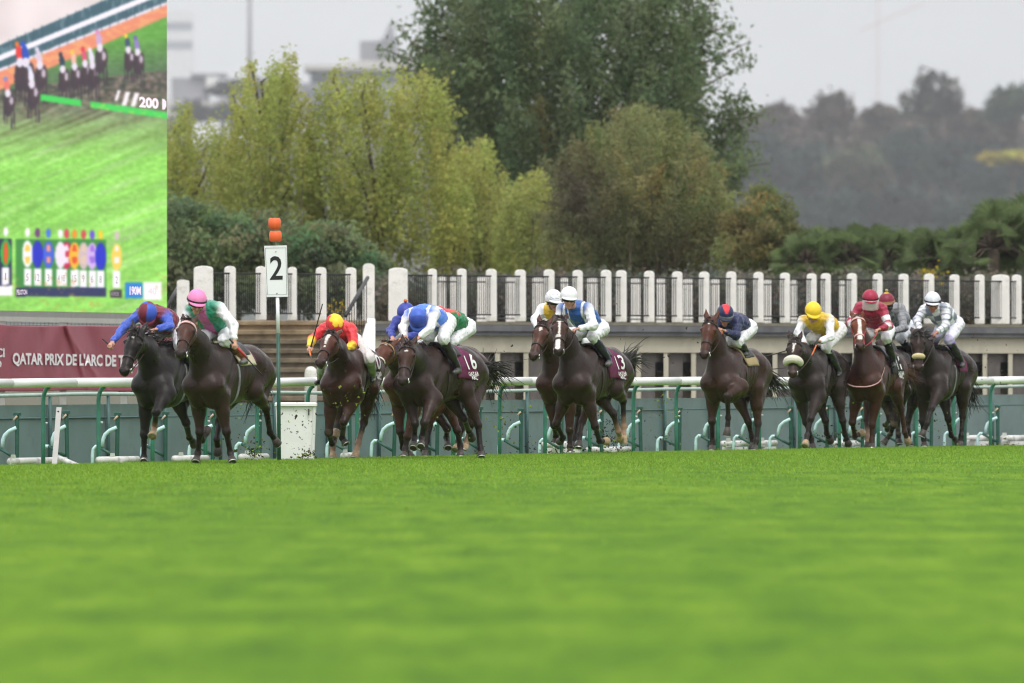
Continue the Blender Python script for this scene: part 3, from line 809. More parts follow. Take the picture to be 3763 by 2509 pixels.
# ------------------------------------------------------------------ video screen
SD = (178.0, 189.0)
def spt(px, py, push=0.0):
    d = 1/(1/SD[0] + px/612*(1/SD[1]-1/SD[0])) - push; return P(px, py, d)
def ybot(px): return 1141 + .0195*px
scr_o = spt(612, 1153)
scr = empty('video_screen', scr_o, 'huge video screen showing the race over a wine red banner', 'screen')
def smooth(a, b, x): return np.clip((x-a)/(b-a), 0, 1)
def paint(X, Y):
    """the broadcast picture, as sRGB 0..255, in photo columns and rows"""
    def vnoise(u, v, sd):
        iu, iv = np.floor(u).astype(int), np.floor(v).astype(int); fu, fv = u-iu, v-iv
        fu, fv = fu*fu*(3-2*fu), fv*fv*(3-2*fv)
        hsh = lambda a, b: ((np.sin(a*127.1+b*311.7+sd*74.7)*43758.5453) % 1.0)
        return hsh(iu, iv)*(1-fu)*(1-fv) + hsh(iu+1, iv)*fu*(1-fv) + hsh(iu, iv+1)*(1-fu)*fv + hsh(iu+1, iv+1)*fu*fv
    n_ = len(X); C = np.zeros((n_, 3))
    def put(m, c, a=1.0):
        m = np.asarray(m, float)*a; C[:] = C*(1-m[:, None]) + np.array(c, float)*m[:, None]
    C[:] = (150, 220, 96)
    s1 = Y + .40*X   # mown stripes run along this
    st = vnoise(s1/34, X/400, 1)*.5 + vnoise(s1/9, X/160, 2)*.3 + vnoise(X/7, Y/7, 3)*.35
    C[:] = C*(.80 + .34*st[:, None]) + np.array([30, 5, 45])*np.clip(vnoise(s1/14, X/220, 5)-.6, 0, 1)[:, None]*2
    fl = smooth(600, 420, Y + .05*X)   # churned ground behind the runners
    put(fl, (124, 120, 100), .85); C[:] += (fl*(vnoise(s1/11, X/130, 7)-.5)*85)[:, None]*np.array([.8, 1.2, .9])
    put(smooth(452, 330, Y), (96, 88, 84), .8); C[:] += (smooth(470, 330, Y)*(vnoise(X/13, Y/10, 9)-.5)*75)[:, None]*np.array([1.2, .8, .8])
    kerb = 262 - .400*X
    gl = 330 - .44*X
    put((Y < 330 - .12*X) & (Y > gl), (104, 170, 70)); put(((Y < 330-.12*X) & (Y > gl))*smooth(190, 300, Y + .1*X), (86, 112, 84), .8)
    C[:] += ((vnoise(X/16, Y/8, 11)-.5)*26)[:, None]
    put((Y <= gl) & (Y > kerb), (240, 146, 112)); put((Y <= gl) & (Y > kerb)*1 & (vnoise(X/20, Y/9, 12) > .62), (246, 186, 120), .5)
    put((Y <= kerb) & (Y > kerb-17 + 7*np.sin(X/23)), (236, 226, 240))
    put((Y <= kerb-12) & (Y > 165 - .43*X), (66, 100, 114)); put((Y <= kerb-12) & (Y > 165-.43*X) & (vnoise(X/8, Y/30, 14) > .7), (120, 150, 160), .6)
    put((Y < 165-.43*X), (238, 224, 224)); C[:] += ((Y < 165-.43*X)*(vnoise(X/90, Y/60, 15)-.5)*20)[:, None]
    for k in range(0, 620, 31): put((np.abs(X-k) < 1.2) & (Y < kerb) & (Y > 158-.43*X), (50, 80, 94), .7)
    put(np.abs(Y - (212-.407*X)) < 11, (252, 244, 252))
    for x_, y_, cp, bd, sc_ in ((62, 157, (235, 120, 50), (235, 60, 60), 1.25), (84, 157, (40, 80, 200), (40, 80, 190), 1.25), (136, 176, (225, 215, 235), (225, 205, 225), 1.1), (222, 196, (40, 44, 60), (40, 60, 80), 1.0), (265, 186, (245, 205, 70), (245, 190, 170), 1.0),
                                (304, 176, (225, 50, 70), (225, 90, 120), 1.0), (330, 178, (240, 232, 245), (235, 225, 245), 1.05), (357, 112, (225, 140, 190), (205, 170, 215), 1.1), (463, 128, (250, 215, 60), (60, 80, 110), .95), (497, 134, (120, 90, 190), (150, 130, 200), .98), (107, 245, (205, 215, 245), (240, 235, 250), 1.1), (20, 285, (120, 140, 220), (240, 120, 110), 1.0)):
        put(((X-x_-9*sc_)/(16*sc_))**2 + ((Y-y_-98*sc_)/(46*sc_))**2 < 1, (66, 54, 64)); put(((X-x_-20*sc_)/(15*sc_))**2 + ((Y-y_-92*sc_)/(36*sc_))**2 < 1, (74, 58, 66))
        for dx in (-6, 4, 20, 30): put((np.abs(X-x_-dx*sc_-(Y-y_-100)*.04) < 2.3*sc_) & (Y > y_+110*sc_) & (Y < y_+(188 if dx > 10 else 172)*sc_), (62, 52, 62))
        put(((X-x_-22*sc_)/(7*sc_))**2 + ((Y-y_-85*sc_)/(15*sc_))**2 < 1, (214, 200, 214), .9)
        put(((X-x_-6*sc_-(Y-y_-30)*.12)/(10*sc_))**2 + ((Y-y_-32*sc_)/(26*sc_))**2 < 1, bd); put(((X-x_-9*sc_)/(11*sc_))**2 + ((Y-y_-58*sc_)/(15*sc_))**2 < 1, (236, 226, 240))
        put(((X-x_)/(6.5*sc_))**2 + ((Y-y_-4*sc_)/(9*sc_))**2 < 1, cp)
    yb = 345 + .145*(X-150)
    put((X > 148) & (Y > yb) & (Y < yb+24) & ((X < 300) | (X > 332)), (68, 216, 92)); put((X > 332) & (Y > yb) & (Y < yb+24) & (vnoise(X/14, Y/8, 20) > .66), (150, 225, 90), .7)
    for k in range(3):
        xs = 430 + 33*k; ys = 332 + 4*k
        put((np.abs(X - xs + (Y-ys-25)*.30) < (9 if k else 6)) & (Y > ys) & (Y < ys+52 - (14 if k == 0 else 0)), (255, 244, 248))
    put((X > 59) & (X < 390) & (Y > 879) & (Y < 1057), (62, 142, 62)); put((X > 59) & (X < 390) & (Y > 1056) & (Y < 1089), (40, 50, 96)); put((X < 42) & (Y > 877) & (Y < 1050), (34, 44, 78)); put((X < 46) & (Y > 1049) & (Y < 1087), (255, 250, 255))
    put((X > 405) & (X < 447) & (Y > 1065) & (Y < 1094), (58, 50, 58)); put((X > 461) & (X < 525) & (Y > 1038) & (Y < 1096), (24, 132, 216)); put((X > 527) & (X < 593) & (Y > 1035) & (Y < 1102), (252, 250, 252))
    J = [(21, (255, 250, 255), (40, 190, 70), (235, 90, 30)), (101, (255, 252, 255), (250, 250, 250), (250, 205, 80)), (138, (110, 60, 120), (28, 40, 200), None), (178, (70, 120, 230), (64, 100, 224), (240, 150, 140)), (245, (225, 60, 90), (205, 30, 80), (240, 230, 240)), (222, (250, 246, 255), (246, 232, 246), None),
         (274, (245, 150, 40), (246, 190, 50), (235, 80, 40)), (307, (220, 70, 80), (214, 190, 190), (230, 200, 180)), (339, (110, 80, 220), (214, 180, 240), (160, 110, 220)), (370, (250, 210, 40), (26, 40, 205), None), (429, (214, 196, 190), (248, 214, 90), (250, 244, 240))]
    for x_, cp, bd, ac in J:
        oy = (x_-60)*.012*3
        put(((X-x_)/20)**2 + ((Y-931-oy)/50)**2 < 1, bd)
        if ac is not None: put((((X-x_)/9)**2 + ((Y-931-oy)/44)**2 < 1) & (np.sin((Y-900)/ (7 if x_ != 21 else 60)) > -.2), ac)
        put(((X-x_)/9)**2 + ((Y-852-oy)/17)**2 < 1, cp)
    for x_ in (21, 101, 138, 178, 226, 274, 307, 339, 370, 429):
        oy = (x_-60)*.03; wv = 20 if x_ == 226 else 14
        put((np.abs(X-x_) < wv) & (Y > 984+oy) & (Y < 1047+oy), (254, 250, 254))
    put((vnoise(X/9, Y/6, 30) > .80) & (vnoise(X/60, Y/40, 31) > .55) & (Y > 1000), (214, 150, 70), .55)
    return np.clip(C, 0, 255)
xs = np.linspace(-260, 613.5, 288); nx_ = len(xs)
ts = np.linspace(0, 1, 470); ny_ = len(ts)
XX, TT = np.meshgrid(xs, ts); YY = -260*(1-TT) + ybot(XX)*TT
dd = 1/(1/SD[0] + XX/612*(1/SD[1]-1/SD[0]))
V = np.stack([(XX-CX)/F*dd, dd, HC + (HY-YY)/F*dd], -1).reshape(-1, 3) - scr_o
rgb = (paint(XX.ravel(), YY.ravel())/255.0).reshape(ny_, nx_, 3)
for _ in range(4):      # the coarse pixels of the screen blend into each other
    g_ = np.pad(rgb, ((1, 1), (1, 1), (0, 0)), 'edge'); rgb = (g_[:-2, 1:-1] + g_[2:, 1:-1] + g_[1:-1, :-2] + g_[1:-1, 2:] + 2*g_[1:-1, 1:-1])/6
rgb = rgb.reshape(-1, 3)
lin = np.where(rgb <= .04045, rgb/12.92, ((rgb+.055)/1.055)**2.4)
ii = (np.arange(ny_-1)[:, None]*nx_ + np.arange(nx_-1)[None]).ravel()
def emis(name, st=1.0, col=None):
    m, t, b = new_mat(name)
    if col is None:
        at = t.nodes.new('ShaderNodeAttribute'); at.attribute_name = 'Col'
        t.links.new(at.outputs['Color'], b.inputs['Emission Color'])
    else: b.inputs['Emission Color'].default_value = (*col, 1)
    b.inputs['Emission Strength'].default_value = st; b.inputs['Base Color'].default_value = (.02, .02, .02, 1); b.inputs['Roughness'].default_value = .6; b.inputs['Specular IOR Level'].default_value = .1
    return m
M_LED = emis('lit_screen_pixels', .84)
disp = link('display', mesh_np('display', V, np.stack([ii, ii+nx_, ii+nx_+1, ii+1], 1), lin), M_LED, scr)
M_LT = emis('lit_white_letters', .95, (1, .80, .90)); M_LG = emis('lit_grey_digits', .5, (.62, .55, .66))
def stext(s, x0, x1, y0, y1, m, bold=.02, sl=0.0, clip=None):
    f_ = lambda x, y: spt(x, y + sl*(x-x0)) - scr_o
    o = text_on('lettering', s, (f_(x0, y0), f_(x1, y0), f_(x0, y1)), m, disp, bold, push=(0, -.06, 0))
    if clip:      # letters cut off by the edge of the screen
        bm = bmesh.new(); bm.from_mesh(o.data); bmesh.ops.bisect_plane(bm, geom=bm.verts[:]+bm.edges[:]+bm.faces[:], plane_co=f_(clip, 0), plane_no=(1, 0, 0), clear_outer=True); bm.to_mesh(o.data); bm.free()
stext('200 M', 512, 630, 354, 394, M_LT, .045, .10, 611)
for s, x_ in (('1', 21), ('5', 101), ('12', 138), ('3', 178), ('4 10', 226), ('15', 274), ('9', 307), ('6', 339), ('8', 370), ('2', 429)):
    w_ = 4 if len(s) == 1 else (7 if len(s) == 2 else 13)
    if s == '1': w_ = 2.2
    stext(s, x_-w_, x_+w_, 1004+(x_-60)*.03, 1030+(x_-60)*.03, M_LG, .0)
stext('PELOTON', 62, 100, 1064, 1082, M_LT, .01, .01); stext('ARRIERE', 408, 438, 1072, 1087, M_LG, .01, .01)
stext('190M', 477, 518, 1052, 1084, M_LT, .03); stext('40', 545, 575, 1058, 1082, emis('lit_pale_digits', .8, (.85, .72, .8)), .0)
# case behind the display and frame under it
sn_ = unit(spt(612, 600) - spt(0, 600)); sn_ = np.array([-sn_[1], sn_[0], 0])   # away from the viewers
s_ = MB(); back = sn_*.6; pu = sn_*.03
q4 = [spt(-260, -260)-scr_o+pu, spt(613, -260)-scr_o+pu, spt(613, ybot(613))-scr_o+pu, spt(-260, ybot(-260))-scr_o+pu]
s_.prism(q4, back); s_.obj('case', M_GREYM, scr)
def sbar(name, xa, xb, ya, yb, m, push=0.0, th=.25):
    s_ = MB(); s_.prism([spt(xa, ya+.0195*xa, push)-scr_o, spt(xb, ya+.0195*xb, push)-scr_o, spt(xb, yb+.0195*xb, push)-scr_o, spt(xa, yb+.0195*xa, push)-scr_o], (0, th, 0)); return s_.obj(name, m, scr)
sbar('frame_beam', -300, 612, 1142, 1162, M_GREYM); sbar('lower_beam', -300, 600, 1162.5, 1180, M_PALEM, .05, .3)
for x_ in (5, 231, 455, 590): sbar('leg', x_-12, x_+12, 1180.5, 1560, M_PALEM, -.02, .14)
# wire mesh behind the banner
s_ = MB()
for k in range(-60, 600, 14): s_.tube([spt(k, 1178+.02*k, -.12), spt(k, 1250, -.12)], .004, 4, cap=False)
for y_ in (1184, 1192, 1203, 1214): s_.tube([spt(-80, y_, -.125), spt(600, y_+12, -.125)], .004, 4, cap=False)
o = s_.obj('wire_mesh', M_GREYM, None, False, label='grey wire mesh panel stretched under the video screen behind the banner', cat='wire mesh')
# banner with sagging folds
bxo = spt(200, 1300)
ban = empty('banner', bxo, 'wine red cloth banner with white capital lettering hanging under the video screen', 'banner')
bx = np.linspace(-160, 640, 180); bt = np.linspace(0, 1, 60)
BX, BT = np.meshgrid(bx, bt)
ytop = 1190 + 3*np.sin(BX/95) + .018*BX + 3*np.abs(np.sin(BX/112+.9)); yend = 1436 + 2*np.sin(BX/60)
BY = ytop*(1-BT) + yend*BT
def fold(x, t):
    f1 = .055*np.sin(3*np.abs((x-235)/150)**.8*3 - 6.5*t)*np.exp(-((x-260)/150)**2)*(1-t*.6)
    f2 = .05*np.exp(-(((x-(238+85*t))/7.5)**2)) + .04*np.exp(-(((x-(245+150*t**1.3))/10)**2)) - .03*np.exp(-(((x-(140+30*t))/12)**2)) + .03*np.exp(-(((x-(20-50*t))/14)**2))
    return .6*f1 + f2*(1-.45*t) + .012*np.sin(x/17 + 3*t)*(1-t) + .01*np.sin(x/31-2*t)
BD = 1/(1/SD[0] + BX/612*(1/SD[1]-1/SD[0])) - .14 - 1.9*fold(BX, BT)
V = np.stack([(BX-CX)/F*BD, BD, HC + (HY-BY)/F*BD], -1).reshape(-1, 3) - bxo
nx2 = len(bx); ii = (np.arange(len(bt)-1)[:, None]*nx2 + np.arange(nx2-1)[None]).ravel()
me = mesh_np('banner_cloth', V, np.stack([ii, ii+nx2, ii+nx2+1, ii+1], 1))
clo = link('cloth', me, M_BANNER, ban)
sm = clo.modifiers.new('thickness', 'SOLIDIFY'); sm.thickness = .012; sm.offset = 1
def btext(name, s, x0, x1, y0, y1, bold=.02):
    V, Fs = text_pts(s, 1.0, bold); lo, hi = V.min(0), V.max(0)
    x = x0 + (V[:, 0]-lo[0])/(hi[0]-lo[0])*(x1-x0); y = y0 + (hi[1]-V[:, 1])/(hi[1]-lo[1])*(y1-y0) + (x-x0)*.022
    t = np.clip((y-1190)/246, 0, 1); d = 1/(1/SD[0] + x/612*(1/SD[1]-1/SD[0])) - .14 - 1.9*fold(x, t) - .12
    W = np.stack([(x-CX)/F*d, d, HC + (HY-y)/F*d], 1) - bxo
    me = bpy.data.meshes.new(name); me.from_pydata([tuple(p) for p in W], [], Fs); me.update(); link(name, me, M_LETTER, clo)
btext('lettering', "QATAR PRIX DE L'ARC DE TRIOMPHE", 47, 592, 1294, 1346, .035)
btext('lettering', 'CI', -14, 17, 1278, 1312, .03); btext('lettering', '0', -12, 6, 1324, 1350, .02)
# ------------------------------------------------------------------ horses and riders
M_COAT = matv('horse_coat', rough=.42, spec=.26, var=.30, scale=7, bump=.35, bscale=20, bdist=.014, rvar=.17, speck=.3)
M_HAIR = mat('horse_hair', (.014, .011, .010), rough=.55, var=.3, scale=20)
M_HAIR_RED = mat('chestnut_hair', (.10, .035, .015), rough=.55, var=.3, scale=20)
M_HOOF_D = mat('dark_hoof', (.045, .038, .034), rough=.5, var=.3, scale=20, dirt=(.10, .08, .05))
M_HOOF_P = mat('pale_hoof', (.38, .27, .16), rough=.6, var=.3, scale=25, dirt=(.10, .07, .04), dscale=12)
M_SHOE = mat('horseshoe_steel', (.5, .5, .5), rough=.35, metal=.9)
M_EYE = mat('wet_eye', (.006, .005, .005), rough=.06, var=0, spec=.6)
M_STRAP = mat('dark_leather', (.022, .014, .011), rough=.45, var=.2)
M_STRAP_W = mat('white_strap', (.72, .70, .68), rough=.55, var=.1)
M_STRAP_TAN = mat('tan_strap', (.36, .23, .11), rough=.55, var=.1)
M_STRAP_RED = mat('red_strap', (.42, .03, .05), rough=.5, var=.1)
M_STRAP_PINK = mat('pale_pink_strap', (.68, .42, .40), rough=.5, var=.1)
M_REIN = mat('brown_rein', (.035, .018, .012), rough=.5, var=.2)
M_REIN_OR = mat('orange_rein', (.60, .15, .035), rough=.5, var=.15)
M_STEEL = mat('bit_steel', (.7, .7, .7), rough=.18, metal=1.0, var=.05)
M_FLEECE = mat('cream_fleece', (.76, .72, .60), rough=.95, var=.1, bump=.9, bscale=90)
M_FLEECE_Y = mat('yellowish_fleece', (.68, .58, .32), rough=.95, var=.12, bump=.9, bscale=90)
M_PURPLE = mat('purple_saddle_cloth', (.135, .012, .065), rough=.7, var=.25, bump=.4, bscale=20, dirt=(.05, .04, .03))
M_BLACKC = mat('black_saddle_cloth', (.015, .015, .02), rough=.7, var=.25, bump=.3)
M_GREYC = mat('grey_saddle_cloth', (.22, .23, .24), rough=.8, var=.3, bump=.3)
M_TANC = mat('tan_fleece_pad', (.40, .31, .17), rough=.95, var=.2, bump=.8, bscale=70)
M_CREAMC = mat('cream_pad', (.55, .50, .36), rough=.9, var=.15, bump=.5, bscale=50)
M_SADDLE = mat('black_saddle_leather', (.014, .013, .013), rough=.35, var=.2)
M_WTXT = mat('white_print', (.82, .82, .82), rough=.6, var=.05)
M_SKIN = matv('skin', rough=.5, spec=.35, var=.08, scale=25, bump=.1)
M_SILK = matv('racing_silk', rough=.42, spec=.35, var=.07, scale=6, bump=.7, bscale=12, bdist=.035, sheen=.1, speck=.35)
M_BREECH = matv('breeches_cloth', rough=.55, spec=.3, var=.05, scale=9, bump=.5, bscale=14, bdist=.025, speck=.55)
M_BOOT = matv('boot_leather', rough=.3, spec=.5, var=.15, scale=12, bump=.15, bscale=20)
M_CAP = matv('cap_cloth', rough=.45, spec=.35, var=.06, scale=14, bump=.35, bscale=22, bdist=.01)
M_GOGGLE = mat('goggle_lens', (.012, .012, .014), rough=.08, spec=.6, var=0)
M_BLKSTRAP = mat('black_elastic', (.015, .015, .016), rough=.6)
M_WHIP = mat('black_whip', (.012, .012, .012), rough=.4)
M_WHIP_RED = mat('red_whip_grip', (.45, .03, .03), rough=.5)
mv, vt, vb = new_mat('clear_visor')
vb.inputs['Base Color'].default_value = (.75, .72, .72, 1); vb.inputs['Roughness'].default_value = .15; vb.inputs['Alpha'].default_value = .35
M_VISOR = mv

class Frame:
    """horse-local axes: x forward, y to the horse's left, z up"""
    def __init__(s, o, th):
        s.o = np.array(o, float); s.th = th
        s.f = np.array([-math.sin(th), -math.cos(th), 0]); s.l = np.array([math.cos(th), -math.sin(th), 0])
        s.rz = math.atan2(s.f[1], s.f[0])
    def w(s, p): return s.o + p[0]*s.f + p[1]*s.l + p[2]*Z3
    def loc(s, q):
        d = np.asarray(q, float) - s.o
        return np.array([d @ s.f, d @ s.l, d[2]])
    def at(s, x, y, lx, ly=0): return s.loc(P(x, y, s.o[1] + lx*s.f[1] + ly*s.l[1]))
    def atY(s, x, y, Y): return s.loc(P(x, y, Y))
    def step(s, p0, x, y, L, sg):
        """joint seen at pixel (x, y), a bone of length L away from local point p0; sg>0: nearer to the camera"""
        w0 = s.w(p0); Y = w0[1]
        for _ in range(3):
            q = P(x, y, Y)
            h2 = (q[0]-w0[0])**2 + (q[2]-w0[2])**2
            Y = w0[1] - sg*math.sqrt(max(L*L - h2, 0))
        return s.loc(P(x, y, Y))

def strip_obj(name, C, Wd, Nd, half, thick, mtl, parent, off=0.0):
    """a strap: centre points, width directions, normals"""
    C, Wd, Nd = (np.asarray(a, float) for a in (C, Wd, Nd))
    rows = [C - Wd*half + Nd*off, C - Wd*half + Nd*(off+thick), C + Wd*half + Nd*(off+thick), C + Wd*half + Nd*off]
    n = len(C); V = np.concatenate(rows)
    Fs = []
    for i in range(n-1):
        for r in range(4):
            a, b = r*n, ((r+1) % 4)*n
            Fs.append((a+i, b+i, b+i+1, a+i+1))
    Fs += [(0, 3*n, 2*n, n), (n-1, 2*n-1, 3*n-1, 4*n-1)]
    me = bpy.data.meshes.new(name); me.from_pydata([tuple(v) for v in V], [], Fs)
    bm = bmesh.new(); bm.from_mesh(me); bmesh.ops.recalc_face_normals(bm, faces=bm.faces); bm.to_mesh(me); bm.free()
    return link(name, me, mtl, parent)
def patch_obj(name, outer, inner, mtl, parent):
    """closed cloth between two (n,m,3) point grids"""
    n, m, _ = outer.shape
    V = np.concatenate([outer.reshape(-1, 3), inner.reshape(-1, 3)]); K = n*m
    Fs = []
    for i in range(n-1):
        for j in range(m-1):
            a = i*m+j
            Fs.append((a, a+1, a+m+1, a+m)); Fs.append((K+a, K+a+m, K+a+m+1, K+a+1))
    for i in range(n-1):
        for j in (0, m-1):
            a = i*m+j; Fs.append((a, a+m, K+a+m, K+a))
    for j in range(m-1):
        for i in (0, n-1):
            a = i*m+j; Fs.append((a, a+1, K+a+1, K+a))
    me = bpy.data.meshes.new(name); me.from_pydata([tuple(v) for v in V], [], Fs)
    bm = bmesh.new(); bm.from_mesh(me); bmesh.ops.recalc_face_normals(bm, faces=bm.faces); bm.to_mesh(me); bm.free()
    me.polygons.foreach_set('use_smooth', [True]*len(me.polygons))
    return link(name, me, mtl, parent)
def strands(name, roots, dirs, length, width, mtl, parent, droop=0.5, wild=0.25, seg=4):
    V, Fs = [], []
    for r, d in zip(roots, dirs):
        d = unit(d + wild*rng.normal(size=3)); L = length*rng.uniform(.6, 1.15)
        p = np.array(r, float); side = unit(np.cross(d, rng.normal(size=3)))
        for i in range(seg+1):
            wd = width*(1 - .85*i/seg)*rng.uniform(.7, 1.1)
            b = len(V)
            sd2 = unit(np.cross(d, side))
            V += [p + side*wd, p - side*wd*.5 + sd2*wd*.8, p - side*wd*.5 - sd2*wd*.8]
            if i:
                Fs += [(b-3, b-2, b+1, b), (b-2, b-1, b+2, b+1), (b-1, b-3, b, b+2)]
            p = p + d*L/seg
            d = unit(d + np.array([0, 0, -droop])/seg + .12*rng.normal(size=3))
    me = bpy.data.meshes.new(name); me.from_pydata([tuple(v) for v in V], [], Fs)
    me.polygons.foreach_set('use_smooth', [True]*len(me.polygons))
    return link(name, me, mtl, parent)

LEGDEF = dict(F=dict(stance=[(.05, 0, -.42), (0, 0, -.31), (.06, 0, -.16)], fold=[(.26, 0, -.32), (-.22, 0, -.22), (-.15, 0, .02)]),
              H=dict(back=[(-.34, 0, -.30), (-.22, 0, -.30), (-.12, 0, -.12)], under=[(-.22, 0, -.38), (.18, 0, -.33), (.09, 0, -.13)]))

def build_horse(h):
    zx, zy, zk = h['z']
    px = lambda uv: (zx + uv[0]/zk, zy + uv[1]/zk)
    th = R(h['yaw']); d = h['d']; S = F/d
    ax = zx + h['chest']/zk + .268*S*math.cos(th)
    # the chest point (local x=.45) is seen at ax
    Wc = P(ax, HY, d)
    f = np.array([-math.sin(th), -math.cos(th), 0])
    O = np.array([Wc[0], Wc[1], 0]) - .45*f
    fr = Frame(O, th); h['fr'] = fr
    dz = h.get('dz', -.05)
    Y = np.array([0, 1.0, 0])
    root = empty('racehorse', fr.o, h['label'], 'horse', fr.rz, 'racehorses galloping along the rail')
    B = Body()
    c = lambda x, y, z: (x, y, z + dz)
    # --- trunk
    B.cone(c(.28, 0, 1.16), c(-.40, 0, 1.19), .365, .330, .06, 0, Y, .69)
    B.cone(c(-.40, 0, 1.24), c(-.85, 0, 1.29), .30, .27, .10, 0, Y, .80)
    B.cone(c(.30, 0, 1.42), c(-.15, 0, 1.475), .11, .075, .10, 0)
    for s in (-1, 1):
        B.cone(c(-.72, .09*s, 1.30), c(-1.06, .10*s, 1.20), .215, .165, .08, 0)
        B.ball(c(-.60, .185*s, 1.36), .070, .07, 0)
        B.cone(c(.16, .11*s, 1.40), c(.55, .135*s, 1.03), .12, .130, .045, 0)
        B.cone(c(.59, .078*s, 1.00), c(.46, .09*s, .86), .105, .115, .035, 0)
        B.cone(c(.08, .185*s, 1.24), c(.29, .165*s, .98), .085, .095, .028, 0)
    B.cone(c(-.55, 0, 1.0), c(.1, 0, .92), .12, .16, .12, 0)
    # --- head and neck
    nb = np.array(c(.42, 0, 1.24))
    poll = fr.step(nb, *px(h['poll']), h.get('neckL', .85), 1)
    muz = fr.step(poll, *px(h['muz']), h.get('headL', .66), 1)
    hd = unit(muz - poll)
    hw_ = hd[0]*fr.f + hd[1]*fr.l + hd[2]*Z3; fv_ = np.array([hw_[0], hw_[1] - .38, 0])
    fv_ = np.array([fv_ @ fr.f, fv_ @ fr.l, 0])
    lat = unit(np.cross(Z3, fv_)); lat = unit(lat - hd*(lat @ hd)); nrm = unit(np.cross(hd, lat))
    if nrm[2] < 0 and nrm[0] < 0: nrm = -nrm
    roll = R(h.get('roll', 0))
    lat, nrm = lat*math.cos(roll) + nrm*math.sin(roll), nrm*math.cos(roll) - lat*math.sin(roll)
    HS = h.get('hs', 1.10)
    hp = lambda t, l=0, n=0: poll + hd*(t*1.06) + lat*(l*HS) + nrm*(n*HS)
    h['head'] = (poll, hd, lat, nrm)
    nt_ = hp(.08, 0, -.10)
    mid = (nb + nt_)/2 + np.array([-.04, 0, .04])
    B.cone(nb + np.array([.02, 0, -.02]), mid, .27, .185, .13, 1, Y, .66)
    B.cone(mid, nt_, .185, .124, .07, 1, unit(lat + Y), .70)
    B.cone(hp(.03, 0, -.075), hp(.20, 0, -.055), .108, .107, .03, 4, lat, .92)
    B.cone(hp(.18, 0, -.05), hp(.46, 0, -.045), .096, .064, .03, 4, lat, .88)
    for s in (-1, 1):
        B.cone(hp(.13, .045*s, -.135), hp(.30, .035*s, -.105), .098, .062, .025, 4, lat, .62)
        B.ball(hp(.165, .083*s, -.022), .034, .025, 4)
        B.ball(hp(.545, .040*s, -.018), .030, .015, 5)
        B.cone(hp(.22, .05*s, -.06), hp(.40, .035*s, -.055), .02, .014, .02, 4)
    B.cone(hp(.28, 0, -.115), hp(.52, 0, -.085), .050, .036, .025, 4)
    B.cone(hp(.46, 0, -.048), hp(.555, 0, -.045), .066, .061, .025, 5, lat, 1.0)
    B.cone(hp(.53, 0, -.098), hp(.565, 0, -.092), .034, .030, .012, 5)
    eb = h.get('ears', 0)   # 0 pricked, 1 laid back
    for s in (-1, 1):
        e0 = hp(-.005, .055*s, -.055)
        ed = unit(-hd*(1 - .5*eb) - nrm*(.2 + .8*eb) + lat*s*(.28 - .1*eb) + Z3*.35)
        B.cone(e0, e0 + ed*.085, .033, .038, .015, 7, nrm, .6)
        B.cone(e0 + ed*.085, e0 + ed*.195, .038, .008, .008, 7, nrm, .6)
    # --- legs
    hooves = []
    for key in ('RF', 'LF', 'RH', 'LH'):
        s = -1 if key[0] == 'R' else 1
        front = key[1] == 'F'
        spec = h[key]
        if front:
            sh = np.array(c(.54, .135*s, 1.05)); E = np.array(c(.36, .15*s, .90))
            Ls = (.43, .33, .20)
        else:
            hip = np.array(c(-.86, .12*s, 1.22)); E = np.array(c(-.58, .17*s, .98))
            Ls = (.47, .40, .21)
        pts = [E]
        if isinstance(spec, str):
            for dd in LEGDEF['F' if front else 'H'][spec]: pts.append(pts[-1] + np.array(dd))
        else:
            sp = list(spec)
            if len(sp) == 4:
                E = fr.step(hip if not front else sh, *px(sp[0][:2]), .36 if not front else .27, sp[0][2]); pts = [E]; sp = sp[1:]
            for (u, v, sg), L in zip(sp, Ls): pts.append(fr.step(pts[-1], *px((u, v)), L, sg))
        for q in pts[1:]: q[2] = max(q[2], .012)
        K, A, T = pts[1:4]
        sock = h.get('sock', {}).get(key)
        if front:
            B.cone(sh, E, .135, .118, .06, 0)
            B.cone(E, E + (K-E)*.45, .115, .083, .06, 2)
            B.cone(E + (K-E)*.4, K, .084, .048, .04, 2)
            B.cone(E + np.array([.045, .03*s, -.03]), E + (K-E)*.62 + np.array([.012, .012*s, 0]), .062, .040, .022, 2)
            B.ball(K, .056, .03, 3)
            B.cone(K, A, .040, .034, .025, 3)
        else:
            B.cone(hip, E, .20, .125, .08, 0)
            B.cone(np.array(c(-1.05, .11*s, 1.12)), E + (K-E)*.55 + np.array([-.05, 0, 0]), .14, .075, .08, 0)
            B.cone(E, E + (K-E)*.5, .118, .080, .05, 2)
            B.cone(E + (K-E)*.45, K, .078, .048, .04, 2)
            B.ball(K, .054, .025, 3)
            back = unit(unit(E-K) - unit(A-K)*.2)
            B.cone(K, K + np.array([-.035, 0, .05]), .04, .022, .02, 3)
            B.cone(K, A, .042, .034, .025, 3)
        B.ball(A, .044, .02, 6 if sock else 3)
        pd = unit(T - A)
        ct = A + (T-A)*.58
        B.cone(A, ct, .035, .040, .02, 6 if sock else 3)
        if sock and sock > 1: B.cone(A + (K-A)*.3, A, .033, .036, .02, 6)
        hooves.append((ct, T, pd, front, h.get('pale', {}).get(key, False)))
    V, Fq = B.surf(.0145)
    # --- coat colouring: markings belong to the animal
    W, tags = B.tagw(V, .02)
    rm = np.clip((V[:, 0] + .52)/.1, 0, 1)*np.clip((.08 - V[:, 0])/.1, 0, 1)*np.clip((V[:, 2] - 1.0)/.1, 0, 1)*np.clip((1.40 - V[:, 2])/.1, 0, 1)
    V[:, 1] += np.sign(V[:, 1])*.0045*np.sin(V[:, 0]*62 + V[:, 2]*14)*rm      # a hint of ribs
